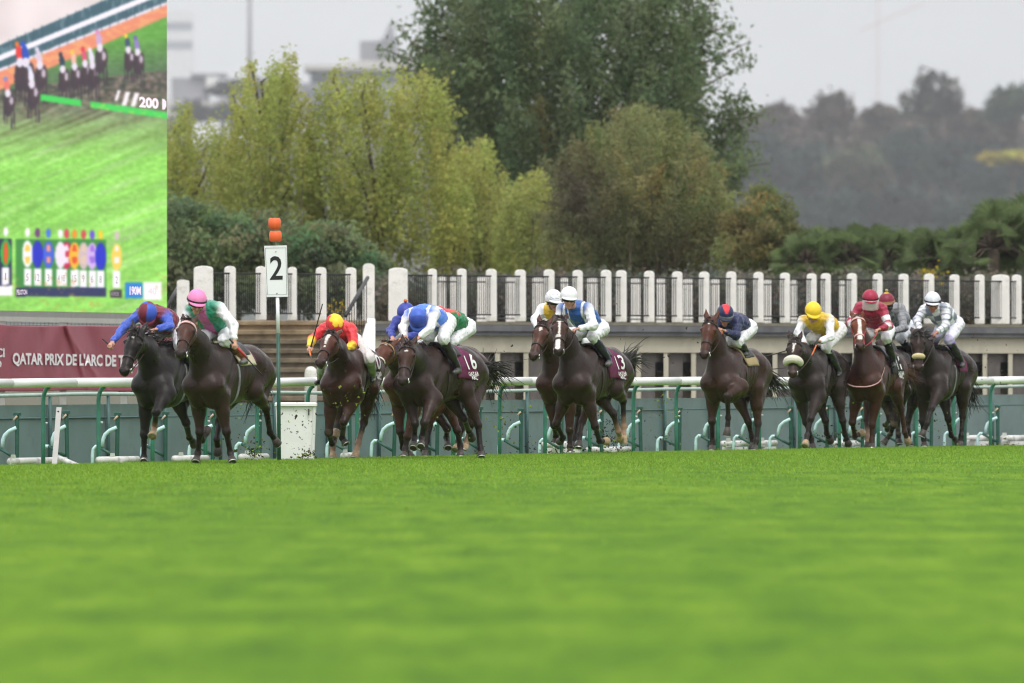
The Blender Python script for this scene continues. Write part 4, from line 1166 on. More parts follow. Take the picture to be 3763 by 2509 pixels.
    pal = {**PAL[h['coat']], **h.get('pal', {})}
    cmap = np.array([pal[t] for t in tags]); C = W @ cmap*h.get('tone', .58)*np.array([1.34, .97, .82])
    q = V - poll; t_ = q @ hd/1.06; l_ = q @ lat/HS; n_ = q @ nrm/HS
    onhead = (t_ > -.02) & (t_ < .64) & (np.abs(l_) < .14) & (n_ > -.11) & (W[:, [i for i, t in enumerate(tags) if t in (4, 5)]].sum(1) > .5)
    for (t0, l0, t1, l1, r0, r1) in h.get('blaze', ()):
        a = np.array([t0, l0]); ab = np.array([t1-t0, l1-l0]); p2 = np.stack([t_, l_], 1) - a
        k = np.clip((p2 @ ab)/(ab @ ab + 1e-9), 0, 1); dd = np.linalg.norm(p2 - k[:, None]*ab, axis=1) - (r0 + (r1-r0)*k)
        dd = dd + .004*np.sin(t_*140)*np.sin(l_*170+1)
        m = onhead & (n_ > -.075)
        wgt = np.clip(.5 - dd/.006, 0, 1)*m
        C = C*(1-wgt[:, None]) + np.array([.66, .62, .58])*wgt[:, None]
    for s in (-1, 1):   # nostril openings
        nn = np.linalg.norm(V - hp(.565, .042*s, .002), axis=1)
        wgt = np.clip((.022 - nn)/.008, 0, 1)[:, None]; C = C*(1-wgt) + np.array([.008, .006, .006])*wgt
    if h.get('mud', 0):
        m = np.clip(1.1 - V[:, 2]/.75, 0, 1)*np.clip(np.sin(V[:, 0]*23+3*np.sin(V[:, 2]*31)) + np.sin(V[:, 1]*29+V[:, 2]*19), 0, 1)*h['mud']
        C = C*(1-m[:, None]) + np.array([.13, .10, .06])*m[:, None]
    body = link('body', mesh_np('horse_body', V, Fq, C), M_COAT, root)
    # --- eyes, hooves, hair
    for s in (-1, 1):
        mb = MB(); ctr = hp(.168, .098*s, -.018)
        mb.lathe([(.001, -.019), (.012, -.015), (.019, 0), (.012, .015), (.001, .019)], ctr, 10, lat)
        mb.obj('eye', M_EYE, root, True)
    for ct, T, pd, front, pale in hooves:
        mb = MB()
        ln = np.linalg.norm(T-ct) + .012
        fwd = unit(np.array([1, 0, 0]) - pd*pd[0])
        u = fwd; v2 = np.cross(pd, u)
        V2 = []; n = 14
        for rr, hh, sk in ((.040, -.012, 0), (.050, ln*.45, .006), (.060, ln-.008, .013), (.056, ln, .012)):
            for k in range(n):
                a = 2*PI*k/n
                V2.append(ct + pd*hh + u*(rr*math.cos(a)*1.05 + sk) + v2*rr*math.sin(a))
        Fs = [tuple(range(n-1, -1, -1)), tuple(range(3*n, 4*n))]
        for i in range(3): Fs += [(i*n+k, i*n+(k+1) % n, (i+1)*n+(k+1) % n, (i+1)*n+k) for k in range(n)]
        mb.add(V2, Fs)
        ho = mb.obj('hoof', M_HOOF_P if pale else M_HOOF_D, root, True)
        sb = MB()
        pts = [ct + pd*(ln+.004) + u*(.050*math.cos(a)*1.05 + .012) + v2*.050*math.sin(a) for a in np.linspace(-2.3, 2.3, 12)]
        sb.tube(pts, .0075, 5); sb.obj('horseshoe', M_SHOE, ho)
    hair = M_HAIR_RED if h['coat'] == 'chestnut' else M_HAIR
    rt, dr = [], []
    wth = np.array(c(.12, 0, 1.53))
    for i in range(70):
        k = rng.uniform(); p0 = wth*(1-k) + hp(.0, 0, -.10)*k
        p0 = p0 + np.array([-.05*math.sin(PI*k), 0, .10*math.sin(PI*k)])
        nrd = unit(np.cross(unit(hp(0, 0, 0)-wth), [0, 1, 0])); nrd = nrd if nrd[2] > 0 else -nrd
        p0 = B.drop(p0 + nrd*.25, -nrd, -.004, .5)
        s = h.get('mane', -1)
        rt.append(p0); dr.append(np.array([-.25, .75*s, .25]) + nrd*.3)
    strands('mane', rt, dr, h.get('manel', .13), .011, hair, root, 1.0, .3)
    rt = [hp(rng.uniform(-.03, .05), rng.normal()*.022, .0) + nrm*.01 for _ in range(34)]
    strands('forelock', rt, [hd*.55 + nrm*(.30 + .3*rng.uniform()) + lat*rng.normal()*.5 for _ in rt], h.get('forel', .10), .009, hair, root, .35, .25)
    dock = np.array(c(-1.16, 0, 1.30))
    tp = fr.step(dock, *px(h['tail']), .85, -1) if 'tail' in h else dock + np.array([-.30, .02, -.62])
    td = unit(tp - dock); rt = [dock + np.array([rng.normal()*.02, rng.normal()*.03, rng.normal()*.03 - .02]) for _ in range(95)]
    strands('tail', rt, [td + np.array([0, 0, .35]) for _ in rt], np.linalg.norm(tp-dock)*1.0, .017, hair, root, .6, .06, 6)
    # --- bridle
    br = M_STRAP if not h.get('bridle') else h['bridle']
    def ring(t, n0, a0, a1, tilt=0, m=22):
        an = np.linspace(a0, a1, m); cs = np.array([hp(t + tilt*math.cos(a), 0, n0) for a in an])
        dirs = np.array([nrm*math.cos(a) + lat*math.sin(a) for a in an])
        pts = B.drop(cs + dirs*.22, -dirs, .004, .25)
        return pts, np.tile(hd, (m, 1)), dirs
    def ringobj(name, t, n0, a0, a1, half, mtl, tilt=0, thick=.008):
        p, wd, nd = ring(t, n0, a0, a1, tilt)
        return strip_obj(name, p, wd, nd, half, thick, mtl, root)
    ringobj('browband', .075, -.075, -1.9, 1.9, h.get('brow_w', .011), h.get('brow', br), .0)
    ringobj('noseband', .37, -.06, -PI, PI, .012, h.get('noseb', br))
    for s in (-1, 1):
        C_, Wd, Nd = [], [], []
        for t in np.linspace(.03, .50, 12):
            a = s*R(92 - 12*(t/.5)); dirn = nrm*math.cos(a) + lat*math.sin(a)
            p = B.drop(hp(t, 0, -.07) + dirn*.22, -dirn, .004, .25)
            C_.append(p); Nd.append(dirn); Wd.append(unit(np.cross(hd, dirn)))
        strip_obj('cheekpiece', C_, Wd, Nd, .008, .007, br, root)
        p = B.drop(hp(.505, .25*s, -.085), -lat*s, .012, .3)
        mb = MB()
        mb.tube([p + hd*.036*math.cos(a) + nrm*.036*math.sin(a) + lat*s*.004 for a in np.linspace(0, 2*PI, 15)], .0065, 6, cap=False)
        mb.obj('bit_ring', M_STEEL, root, True)
        h['bit%d' % s] = p
    # throat lash / rein to neck
    if h.get('fleece'):
        p, wd, nd = ring(h.get('fleece_t', .37), -.05, -h.get('fleece_a', 1.7), h.get('fleece_a', 1.7))
        n = len(p); mb = MB()
        rr = h.get('fleece_r', .045)
        mb.tube([p[i] + nd[i]*rr*.55 for i in range(n)], [rr*(.62 + .38*math.sin(PI*(i+1)/(n+1))**.5) for i in range(n)], 12)
        mb.obj('sheepskin_noseband', h['fleece'], root, True)
    # --- saddle cloth, saddle, girth
    def barrel(x0, x1, f0, f1, nx, nf, off, flare=0):
        xs = np.linspace(x0, x1, nx); fs = np.linspace(f0, f1, nf)
        G = np.zeros((nx, nf, 3)); Dn = np.zeros((nx, nf, 3))
        for i, x in enumerate(xs):
            for j, a in enumerate(fs):
                G[i, j] = (x - flare*abs(a)/1.8, 0, 1.20 + dz); Dn[i, j] = (0, math.sin(a), math.cos(a))
        return B.drop(G + Dn*.75, -Dn, off, .9), Dn
    big = h.get('cloth_a', 0) > 100 or bool(h.get('num')); xr = -.51 if big else -.42
    cl = h.get('cloth', M_PURPLE)
    if cl is not None:
        f1 = R(h.get('cloth_a', 66))
        fl = h.get('flare', .16)
        o_, _ = barrel(xr, -.06, -f1, f1, 10, 34, .017, fl); i_, _ = barrel(xr, -.06, -f1, f1, 10, 34, .004, fl)
        co = patch_obj('saddle_cloth', o_, i_, cl, root)
        def ctext(s_, size, x0, a0, name, xs=.62):
            V, Fs = text_pts(s_, size, .02*size)
            X = x0 - V[:, 0]*xs; A = a0 - V[:, 1]/.37
            G = np.stack([X - fl*np.abs(A)/1.8, 0*X, 0*X + 1.20 + dz], 1); Dn = np.stack([0*A, np.sin(A), np.cos(A)], 1)
            W = B.drop(G + Dn*.75, -Dn, .036, .9)
            me = bpy.data.meshes.new(name); me.from_pydata([tuple(p) for p in W], [], Fs); me.update()
            link(name, me, M_WTXT, co)
        if h.get('num'):
            ctext(h['num'], .31, -.405, R(66), 'number')
            ctext('QATAR', .085, -.41, R(93), 'lettering'); ctext('ARC', .085, -.41, R(102), 'lettering')
        if h.get('pad'):
            o_, _ = barrel(-.30, .12, -R(70), R(70), 8, 26, .036, .26); i_, _ = barrel(-.30, .12, -R(70), R(70), 8, 26, .012, .26)
            patch_obj('saddle_pad', o_, i_, h['pad'], root)
    o_, _ = barrel(-.34, .02, -R(46), R(46), 8, 20, .045, .06); i_, _ = barrel(-.34, .02, -R(46), R(46), 8, 20, .02, .06)
    patch_obj('saddle', o_, i_, M_SADDLE, root)
    an = np.linspace(R(60), R(300), 40)
    cs = np.array([(-.02 + .05*math.cos(a), 0, 1.18+dz) for a in an]); dn = np.array([(0, math.sin(a), math.cos(a)) for a in an])
    pts = B.drop(cs + dn*.7, -dn, .003, .9)
    strip_obj('girth', pts, np.tile([1, 0, 0], (40, 1)), dn, .026, .008, h.get('girth', M_GREYC), root)
    if h.get('breastplate'):
        pts = []
        for k in np.linspace(0, 1, 20):
            a = PI*(k-.5)*1.0
            pts.append((.32 + .35*math.cos(a), .30*math.sin(a), 1.28 - .28*math.cos(a) + dz))
        pts = np.array(pts); ctr = np.array([.25, 0, 1.2+dz]); dd = np.array([unit(p-ctr) for p in pts])
        pts = B.drop(pts + dd*.3, -dd, .006, .6)
        strip_obj('breastplate', pts, np.tile([0, 0, 1.0], (20, 1)), dd, .007, .006, h['breastplate'], root)
    h['root'] = root; h['B'] = B
    return root

# coat palettes: body, neck, upper leg, lower leg, head, muzzle, sock, ear
def coat(body, neck=None, ul=None, ll=(.016, .014, .014), head=None, muz=(.03, .025, .024), ear=None):
    neck = neck or body; ul = ul or body; head = head or body; ear = ear or head
    return {0: body, 1: neck, 2: ul, 3: ll, 4: head, 5: muz, 6: (.50, .44, .36), 7: ear}
PAL = dict(
    black=coat((.014, .014, .0155), ll=(.012, .012, .013), head=(.017, .017, .019), muz=(.02, .02, .022)),
    darkbay=coat((.030, .019, .0155), (.020, .0145, .013), (.034, .021, .017), (.014, .012, .012), (.050, .027, .020), (.026, .021, .020)),
    bay=coat((.046, .022, .0155), (.028, .016, .013), (.052, .026, .018), (.018, .014, .013), (.085, .038, .024), (.040, .028, .024)),
    brightbay=coat((.062, .026, .017), (.034, .017, .013), (.070, .032, .02), (.016, .013, .012), (.105, .040, .022), (.035, .022, .02)),
    chestnut=coat((.085, .030, .014), (.050, .020, .012), (.060, .026, .016), (.05, .026, .018), (.17, .055, .020), (.05, .03, .026)),
    sealbrown=coat((.022, .0165, .0145), (.017, .014, .013), (.026, .020, .018), (.013, .012, .012), (.034, .022, .0175), (.045, .030, .026)),
)
JD = dict(cap=(.42, 0, 2.10), Rs=(.14, -.19, 1.97), Ls=(.14, .19, 1.97), Re=(.28, -.31, 1.76), Le=(.28, .31, 1.76), Rh=(.52, -.12, 1.66), Lh=(.52, .12, 1.66),
          pel=(-.36, 0, 1.84), Rk=(.10, -.27, 1.60), Lk=(.10, .27, 1.60), Ra=(-.22, -.30, 1.24), La=(-.22, .30, 1.24))
SKIN = (.50, .27, .20)
def build_jockey(h):
    j = h['j']; fr = h['fr']; zx, zy, zk = h['z']
    J = {}
    dzj = h.get('dz', -.05) + .02
    for k, dflt in JD.items():
        dd = np.array(dflt) + [0, 0, dzj]
        if k in j and j[k] is not None:
            u, v = j[k][:2]
            lx = j[k][2] if len(j[k]) > 2 else dflt[0]
            J[k] = fr.at(zx + u/zk, zy + v/zk, lx, dflt[1])
        else: J[k] = dd
    Bh = h['B']
    for a, s in (('R', -1), ('L', 1)):      # legs lie outside the horse's barrel
        for q, m_ in (('k', .075), ('a', .055)):
            for _ in range(40):
                if Bh.sample(J[a+q]) > m_: break
                J[a+q] = J[a+q] + np.array([0, .012*s, 0])
    base = J['pel'].copy()
    root = empty('person', fr.w(base), j['label'], 'person', fr.rz, 'riders on the galloping horses')
    def put(name, V, Fq, cols, m, parent=root):
        return link(name, mesh_np(name, V - base, Fq, cols), m, parent)
    def putmb(name, mb, m, parent=root, smooth=True):
        mb.v = [tuple(np.array(p) - base) for p in mb.v]
        return mb.obj(name, m, parent, smooth)
    # head frame
    yaw, pit = R(j.get('yaw', 0)), R(j.get('pitch', 25)); rol = R(j.get('roll', 0))
    fwd_w = np.array([math.sin(yaw)*math.cos(pit), -math.cos(yaw)*math.cos(pit), -math.sin(pit)])
    fwd = np.array([fwd_w @ fr.f, fwd_w @ fr.l, fwd_w[2]])
    left = unit(np.cross(Z3, fwd)) if abs(fwd[2]) < .98 else np.array([0, 1.0, 0])
    up = unit(np.cross(fwd, left))
    left, up = left*math.cos(rol) + up*math.sin(rol), up*math.cos(rol) - left*math.sin(rol)
    hc = J['cap']; hp = lambda f=0, l=0, u=0: hc + fwd*f + left*l + up*u
    C = (J['Rs'] + J['Ls'])/2; sl = unit(J['Ls'] - J['Rs'])
    # ---------------- body (skin)
    B = Body()
    B.cone(hp(-.015, 0, -.02), hp(.01, 0, -.03), .098, .095, .03, 0, left, .85)
    B.cone(hp(.03, 0, -.07), hp(.055, 0, -.135), .068, .045, .03, 0, left, .92)
    B.ball(hp(.075, 0, -.155), .024, .025, 0)
    B.cone(hp(.098, 0, -.055), hp(.122, 0, -.095), .010, .016, .012, 1)
    for s in (-1, 1):
        B.ball(hp(.07, .04*s, -.09), .028, .02, 0)
        B.cone(hp(-.01, .083*s, -.055), hp(-.02, .088*s, -.09), .016, .012, .008, 0)
    B.cone(hp(.096, -.018, -.128), hp(.096, .018, -.128), .008, .008, .008, 2)
    B.cone(hp(-.03, 0, -.09), C*.75 + hp(0, 0, -.1)*.25, .056, .066, .03, 0, left, .95)
    tl = J['pel'] - C
    B.cone(C + tl*.12, C + tl*.9, .125, .115, .05, 3, sl, 1.2)
    B.cone(J['Rs']*.9 + C*.1, J['Ls']*.9 + C*.1, .07, .07, .04, 3)
    for a in 'RL':
        s = -1 if a == 'R' else 1
        Sx, Ex, Hx = J[a+'s'], J[a+'e'], J[a+'h']
        d = unit(Hx - Ex); Wr = Hx - d*.055
        B.cone(Sx, Ex, .054, .042, .03, 3); B.cone(Ex, Wr, .042, .026, .02, 0)
        # palm, four curled fingers and a thumb
        lt = unit(np.cross(d, Z3*.6 + np.array([0, 0, .01])) + 1e-6); dn = unit(np.cross(lt, d)); dn = dn if dn[2] < 0 else -dn
        K = Wr + d*.085
        B.cone(Wr, K - d*.01, .024, .029, .015, 4, dn, .62)
        for i in range(4):
            b0 = K + lt*(i-1.5)*.0195 - d*(.006*abs(i-1.2))
            Lf = (.030, .035, .033, .026)[i]
            p = b0
            for ang, q in ((35, 1.0), (95, .85), (160, .7)):
                dd = d*math.cos(R(ang)) + dn*math.sin(R(ang))
                B.cone(p, p + dd*Lf*q, .0095, .0085, .004, 4); p = p + dd*Lf*q
        tb = Wr + d*.025 + lt*s*.024
        t1 = tb + (d*.6 + lt*s*.5 + dn*.5)*.035
        B.cone(tb, t1, .012, .0105, .008, 4); B.cone(t1, t1 + (d*.6 - lt*s*.55 + dn*.5)*.032, .0105, .009, .004, 4)
        # legs under the breeches
        Kx, Ax = J[a+'k'], J[a+'a']; hip = J['pel'] + np.array([.02, .11*s, -.02])
        B.cone(hip, Kx, .085, .058, .04, 3); B.cone(Kx, Ax, .052, .036, .02, 3)
    V, Fq = B.surf(.0078)
    W, tg = B.tagw(V, .006)
    sk = np.array(j.get('skin', SKIN))
    cm = np.array([{0: sk, 1: sk*1.05, 2: sk*np.array([.75, .5, .5]), 3: np.array((.5, .5, .5)), 4: np.array(j.get('glove', sk*1.05))}[t] for t in tg])
    Cc = W @ cm
    for s in (-1, 1):
        e = hp(.098, .034*s, -.058); dd = np.linalg.norm(V - e, axis=1); wg = np.clip((.014 - dd)/.006, 0, 1)[:, None]; Cc = Cc*(1-wg) + np.array([.04, .03, .03])*wg
    put('body', V, Fq, Cc, M_SKIN)
    # ---------------- jacket
    Bj = Body()
    Bj.cone(C + tl*.10, C + tl*.52, .150, .150, .06, 0, sl, 1.2)
    Bj.cone(C + tl*.50, C + tl*.92, .150, .128, .08, 0, sl, 1.18)
    Bj.cone(J['Rs']*.85 + C*.15, J['Ls']*.85 + C*.15, .088, .088, .06, 0)
    Bj.cone(C + (hp(-.03, 0, -.12)-C)*.25, C + (hp(-.03, 0, -.12)-C)*.5, .075, .066, .03, 0)
    for a, tg_u, tg_f in (('R', 1, 3), ('L', 2, 4)):
        Sx, Ex, Hx = J[a+'s'], J[a+'e'], J[a+'h']; d = unit(Hx-Ex)
        Bj.cone(Sx, Ex, .074, .058, .045, tg_u); Bj.cone(Ex, Hx - d*.085, .061, .044, .03, tg_f)
    V, Fq = Bj.surf(.011, 0, .0062, None, h['d'])
    W, tg = Bj.tagw(V, .008); tg = np.array(tg)
    q = V - C; L = np.linalg.norm(tl); td = tl/L
    a_ = (q @ td)/L; l_ = (q @ sl)/.19; fn = unit(np.cross(sl, td)); fn = fn if fn[2] > 0 else -fn; b_ = (q @ fn)/.15
    Cc = np.zeros((len(V), 3))
    tors, slv = j['silk']
    Cc += W[:, tg == 0].sum(1)[:, None]*tors(a_, l_, b_)
    for a, tu, tf in (('R', 1, 3), ('L', 2, 4)):
        Sx, Ex, Hx = J[a+'s'], J[a+'e'], J[a+'h']
        k1 = np.clip((V-Sx) @ (Ex-Sx)/((Ex-Sx) @ (Ex-Sx)), 0, 1)*.5
        k2 = .5 + .5*np.clip((V-Ex) @ (Hx-Ex)/((Hx-Ex) @ (Hx-Ex)), 0, 1)
        Cc += W[:, tg == tu].sum(1)[:, None]*slv(k1) + W[:, tg == tf].sum(1)[:, None]*slv(k2)
    put('jacket', V, Fq, np.clip(Cc, 0, 1), M_SILK)
    # ---------------- breeches and boots
    Bb = Body()
    Bb.cone(C + tl*.82, J['pel'] + td*.03, .125, .135, .05, 0, sl, 1.15)
    for a, s in (('R', -1), ('L', 1)):
        hip = J['pel'] + np.array([.02, .10*s, -.02]); Kx, Ax = J[a+'k'], J[a+'a']
        Bb.cone(hip, Kx, .115, .074, .06, 1); Bb.cone(Kx, Kx + (Ax-Kx)*.22, .073, .060, .03, 2)
    V, Fq = Bb.surf(.011, 0, .006, None, 3 + h['d'])
    W, tg = Bb.tagw(V, .006); tg = np.array(tg)
    bc = np.array(j.get('breech', (.74, .74, .78)))
    Cc = np.tile(bc, (len(V), 1))
    if j.get('garter'):
        wg = W[:, tg == 2].sum(1)[:, None]; Cc = Cc*(1-wg) + np.array(j['garter'])*wg
    put('breeches', V, Fq, Cc, M_BREECH)
    for a, s in (('R', -1), ('L', 1)):
        Kx, Ax = J[a+'k'], J[a+'a']; Bt = Body(); sd = unit(Ax-Kx)
        Bt.cone(Kx + (Ax-Kx)*.16, Kx + (Ax-Kx)*.55, .066, .060, .03, 0); Bt.cone(Kx + (Ax-Kx)*.5, Ax, .060, .043, .03, 1)
        toe = Ax + np.array([.14, .02*s, -.06]); heel = Ax + np.array([-.035, 0, -.045])
        Bt.cone(heel, Ax + np.array([.03, 0, -.045]), .036, .036, .02, 2); Bt.cone(Ax + np.array([.02, 0, -.04]), toe, .040, .030, .02, 2)
        V, Fq = Bt.surf(.011, 0, .003)
        W, tg = Bt.tagw(V, .01); bt = j.get('boot', ((.016, .016, .018),)*3)
        put('boot', V, Fq, W @ np.array([bt[t] for t in tg]), M_BOOT)
    # ---------------- cap (helmet)
    n1, n2 = 40, 26; V, Fs = [], []
    for i in range(n2+1):
        ph = PI*.5 - (PI*.5 + .30)*i/n2
        for k in range(n1):
            a = 2*PI*k/n1
            V.append((math.cos(ph)*math.cos(a), math.cos(ph)*math.sin(a), math.sin(ph)))
    for i in range(n2):
        for k in range(n1): Fs.append((i*n1+k, i*n1+(k+1) % n1, (i+1)*n1+(k+1) % n1, (i+1)*n1+k))
    V = np.array(V); cc = j['cap_col'](V[:, 0], V[:, 1], V[:, 2])
    wob = 1 + .012*np.sin(V[:, 0]*9+V[:, 2]*7)*np.sin(V[:, 1]*8)
    Vw = hp(-.005, 0, .0) + fwd*(V[:, 0]*.142*wob)[:, None] + left*(V[:, 1]*.122*wob)[:, None] + up*(V[:, 2]*.130*wob)[:, None]
    capo = put('cap', Vw, np.array(Fs), cc, M_CAP)
    mb = MB(); pk = []   # peak of the cap
    for r_, dzp in ((.98, 0), (1.36, -.22), (1.34, -.27), (.96, -.07)):
        row = []
        for a in np.linspace(-1.05, 1.05, 15):
            rr = r_ if abs(r_-1) < .1 else 1 + (r_-1)*math.cos(a*1.4)
            row.append(hp(-.005 + .142*rr*math.cos(a), .122*rr*math.sin(a), .13*(dzp*math.cos(a) - .06)))
        pk.append(row)
    n = 15; Vp = [p for r_ in pk for p in r_]; Fp = []
    for r_ in range(4):
        for i in range(n-1):
            a, b = r_*n, ((r_+1) % 4)*n; Fp.append((a+i, a+i+1, b+i+1, b+i))
    Fp += [(0, n, 2*n, 3*n), (n-1, 4*n-1, 3*n-1, 2*n-1)]
    pc = np.array(j.get('peak', cc[len(cc)//2 + n1//2]))
    Fp4 = np.array(Fp)
    put('peak', np.array(Vp), Fp4, np.tile(pc, (len(Vp), 1)), M_CAP, capo)
    band = j.get('band')
    if band:
        mb = MB()
        pts = [hp(-.005 + .1435*math.cos(a), .1235*math.sin(a), -.004) for a in np.linspace(0, 2*PI, 33)]
        Nn = [unit(fwd*math.cos(a)/.142 + left*math.sin(a)/.122) for a in np.linspace(0, 2*PI, 33)]
        o = strip_obj('cap_band', np.array(pts) - base, np.tile(up, (33, 1)), Nn, .011, .006, band, capo)
    if j.get('pompom'):
        mb = MB(); mb.lathe([(.002, -.03), (.02, -.018), (.028, 0), (.02, .02), (.002, .028)], hp(-.02, 0, .155), 12, up)
        putmb('pompom', mb, j['pompom'], capo)
    # goggles with lens and strap
    if j.get('goggles', True):
        mb = MB()
        an = np.linspace(-1.0, 1.0, 13); rows = []
        for u_, rr in ((-.026, .104), (-.034, .122), (-.072, .120), (-.082, .104)):
            rows.append([hp(rr*math.cos(a)*1.0, rr*.86*math.sin(a), u_) for a in an])
        Vg = [p for r_ in rows for p in r_]; n = 13
        Fg = [(r_*n+i, r_*n+i+1, ((r_+1) % 4)*n+i+1, ((r_+1) % 4)*n+i) for r_ in range(4) for i in range(n-1)] + [(0, n, 2*n, 3*n), (n-1, 4*n-1, 3*n-1, 2*n-1)]
        mb.add(Vg, Fg); g = putmb('goggles', mb, M_GOGGLE)
        an = np.linspace(.9, 2*PI-.9, 25)
        strip_obj('goggle_strap', np.array([hp(.112*math.cos(a), .096*math.sin(a), -.050) for a in an]) - base, np.tile(up, (25, 1)),
                  [unit(fwd*math.cos(a) + left*math.sin(a)) for a in an], .012, .004, M_BLKSTRAP, g)
    if j.get('visor'):
        an = np.linspace(-1.2, 1.2, 17); o_, i_ = [], []
        for a in an:
            o_.append([hp(.165*math.cos(a), .135*math.sin(a), u_) for u_ in (-.015, -.07, -.16)])
            i_.append([hp(.161*math.cos(a), .131*math.sin(a), u_) for u_ in (-.015, -.07, -.16)])
        patch_obj('visor', np.array(o_)-base, np.array(i_)-base, M_VISOR, root)
    # chin strap
    an = np.linspace(-.1, PI+.1, 19)
    strip_obj('chin_strap', np.array([hp(.01 + .03*math.sin(a), .092*math.cos(a), -.03 - .125*math.sin(a)) for a in an]) - base, np.tile(fwd, (19, 1)),
              [unit(left*math.cos(a) - up*math.sin(a)) for a in an], .008, .005, M_BLKSTRAP, root)
    # reins run from the bit to the hands and belong to the bridle
    if h.get('reins', True):
        for s, a in ((-1, 'R'), (1, 'L')):
            b0 = h['bit%d' % s]; hd_ = J[a+'h']
            if j.get('free') == a: hd_ = J[('L' if a == 'R' else 'R')+'h'] + np.array([0, .04*s, 0])
            m1 = (b0+hd_)/2 + np.array([0, .05*s, -.06 if not h.get('tight') else -.01])
            pts = [b0*(1-t)**2 + m1*2*t*(1-t) + hd_*t*t for t in np.linspace(0, 1, 12)]
            split = 7
            mb = MB(); mb.tube(pts[:split+1], .010, 6, flat=(0, 0, 1)); mb.obj('rein', h.get('rein0', M_REIN), h['root'], True)
            mb = MB(); mb.tube(pts[split:], .012, 6, flat=(0, 0, 1)); mb.obj('rein', h.get('rein', M_REIN_OR), h['root'], True)
    # whip, held in a hand
    if j.get('whip'):
        wp = j['whip']; a = wp['hand']
        p0 = J[a+'h'] + np.array([0, 0, -.01])
        pe = fr.at(zx + wp['tip'][0]/zk, zy + wp['tip'][1]/zk, p0[0] + wp.get('dx', 0), p0[1])
        pb = fr.at(zx + wp['butt'][0]/zk, zy + wp['butt'][1]/zk, p0[0], p0[1]) if 'butt' in wp else p0 - unit(pe-p0)*.10
        wr = empty('riding_whip', fr.w(p0), wp['label'], 'whip', fr.rz, 'whips in the riders\' hands')
        mb = MB(); pts = [pb + (pe-pb)*t for t in np.linspace(0, 1, 7)]
        pts = [p - p0 for p in pts]
        mb.tube(pts, [.013, .012, .009, .0085, .008, .008, .008], 8); mb.obj('shaft', M_WHIP, wr, True)
        mb = MB(); dd = unit(pe-pb); mb.tube([pe-p0-dd*.16, pe-p0-dd*.02], [.017, .017], 8, flat=(0, 0, 1)); mb.obj('flap', M_WHIP, wr, True)
        mb = MB()
        k0, k1 = wp.get('red', (.02, .14)); mb.tube([pb-p0+(pe-pb)*k0, pb-p0+(pe-pb)*k1], [.015, .0125], 8)
        mb.obj('grip', M_WHIP_RED if 'red' in wp else M_WHIP, wr, True)
    return root
# ------------------------------------------------------------------ the field, read from the photograph joint by joint
Z1 = (350, 1020, 2.24); Z2 = (950, 1020, 2.24); Z3_ = (1100, 1060, 2.376); Z4 = (1850, 1020, 2.24); Z5 = (2500, 1060, 2.45); Z6 = (2800, 1040, 2.375); Z7 = (3060, 1040, 2.375)
def plain(c): return lambda a, l, b: np.tile(np.array(c, float), (len(a), 1))
def sl_plain(c): return lambda k: np.tile(np.array(c, float), (len(k), 1))
def pick(m, c1, c2): return np.where(np.asarray(m)[:, None], np.array(c1, float), np.array(c2, float))
WHITE = (.76, .76, .80); BLUE = (.045, .10, .50); MAROON = (.17, .016, .035); PINK = (.80, .24, .50); GREEN = (.03, .30, .18); RED = (.68, .035, .045); YEL = (.86, .58, .03)
ROYAL = (.035, .055, .33); NAVY = (.018, .025, .085); CRIM = (.34, .018, .055); GREY = (.27, .28, .31); MIDBLUE = (.02, .10, .36); SKYB = (.07, .17, .62); GOLD = (.66, .42, .02)
def capc(c): return lambda x, y, z: np.tile(np.array(c, float), (len(x), 1))
BK = ((.016, .016, .018),)*3
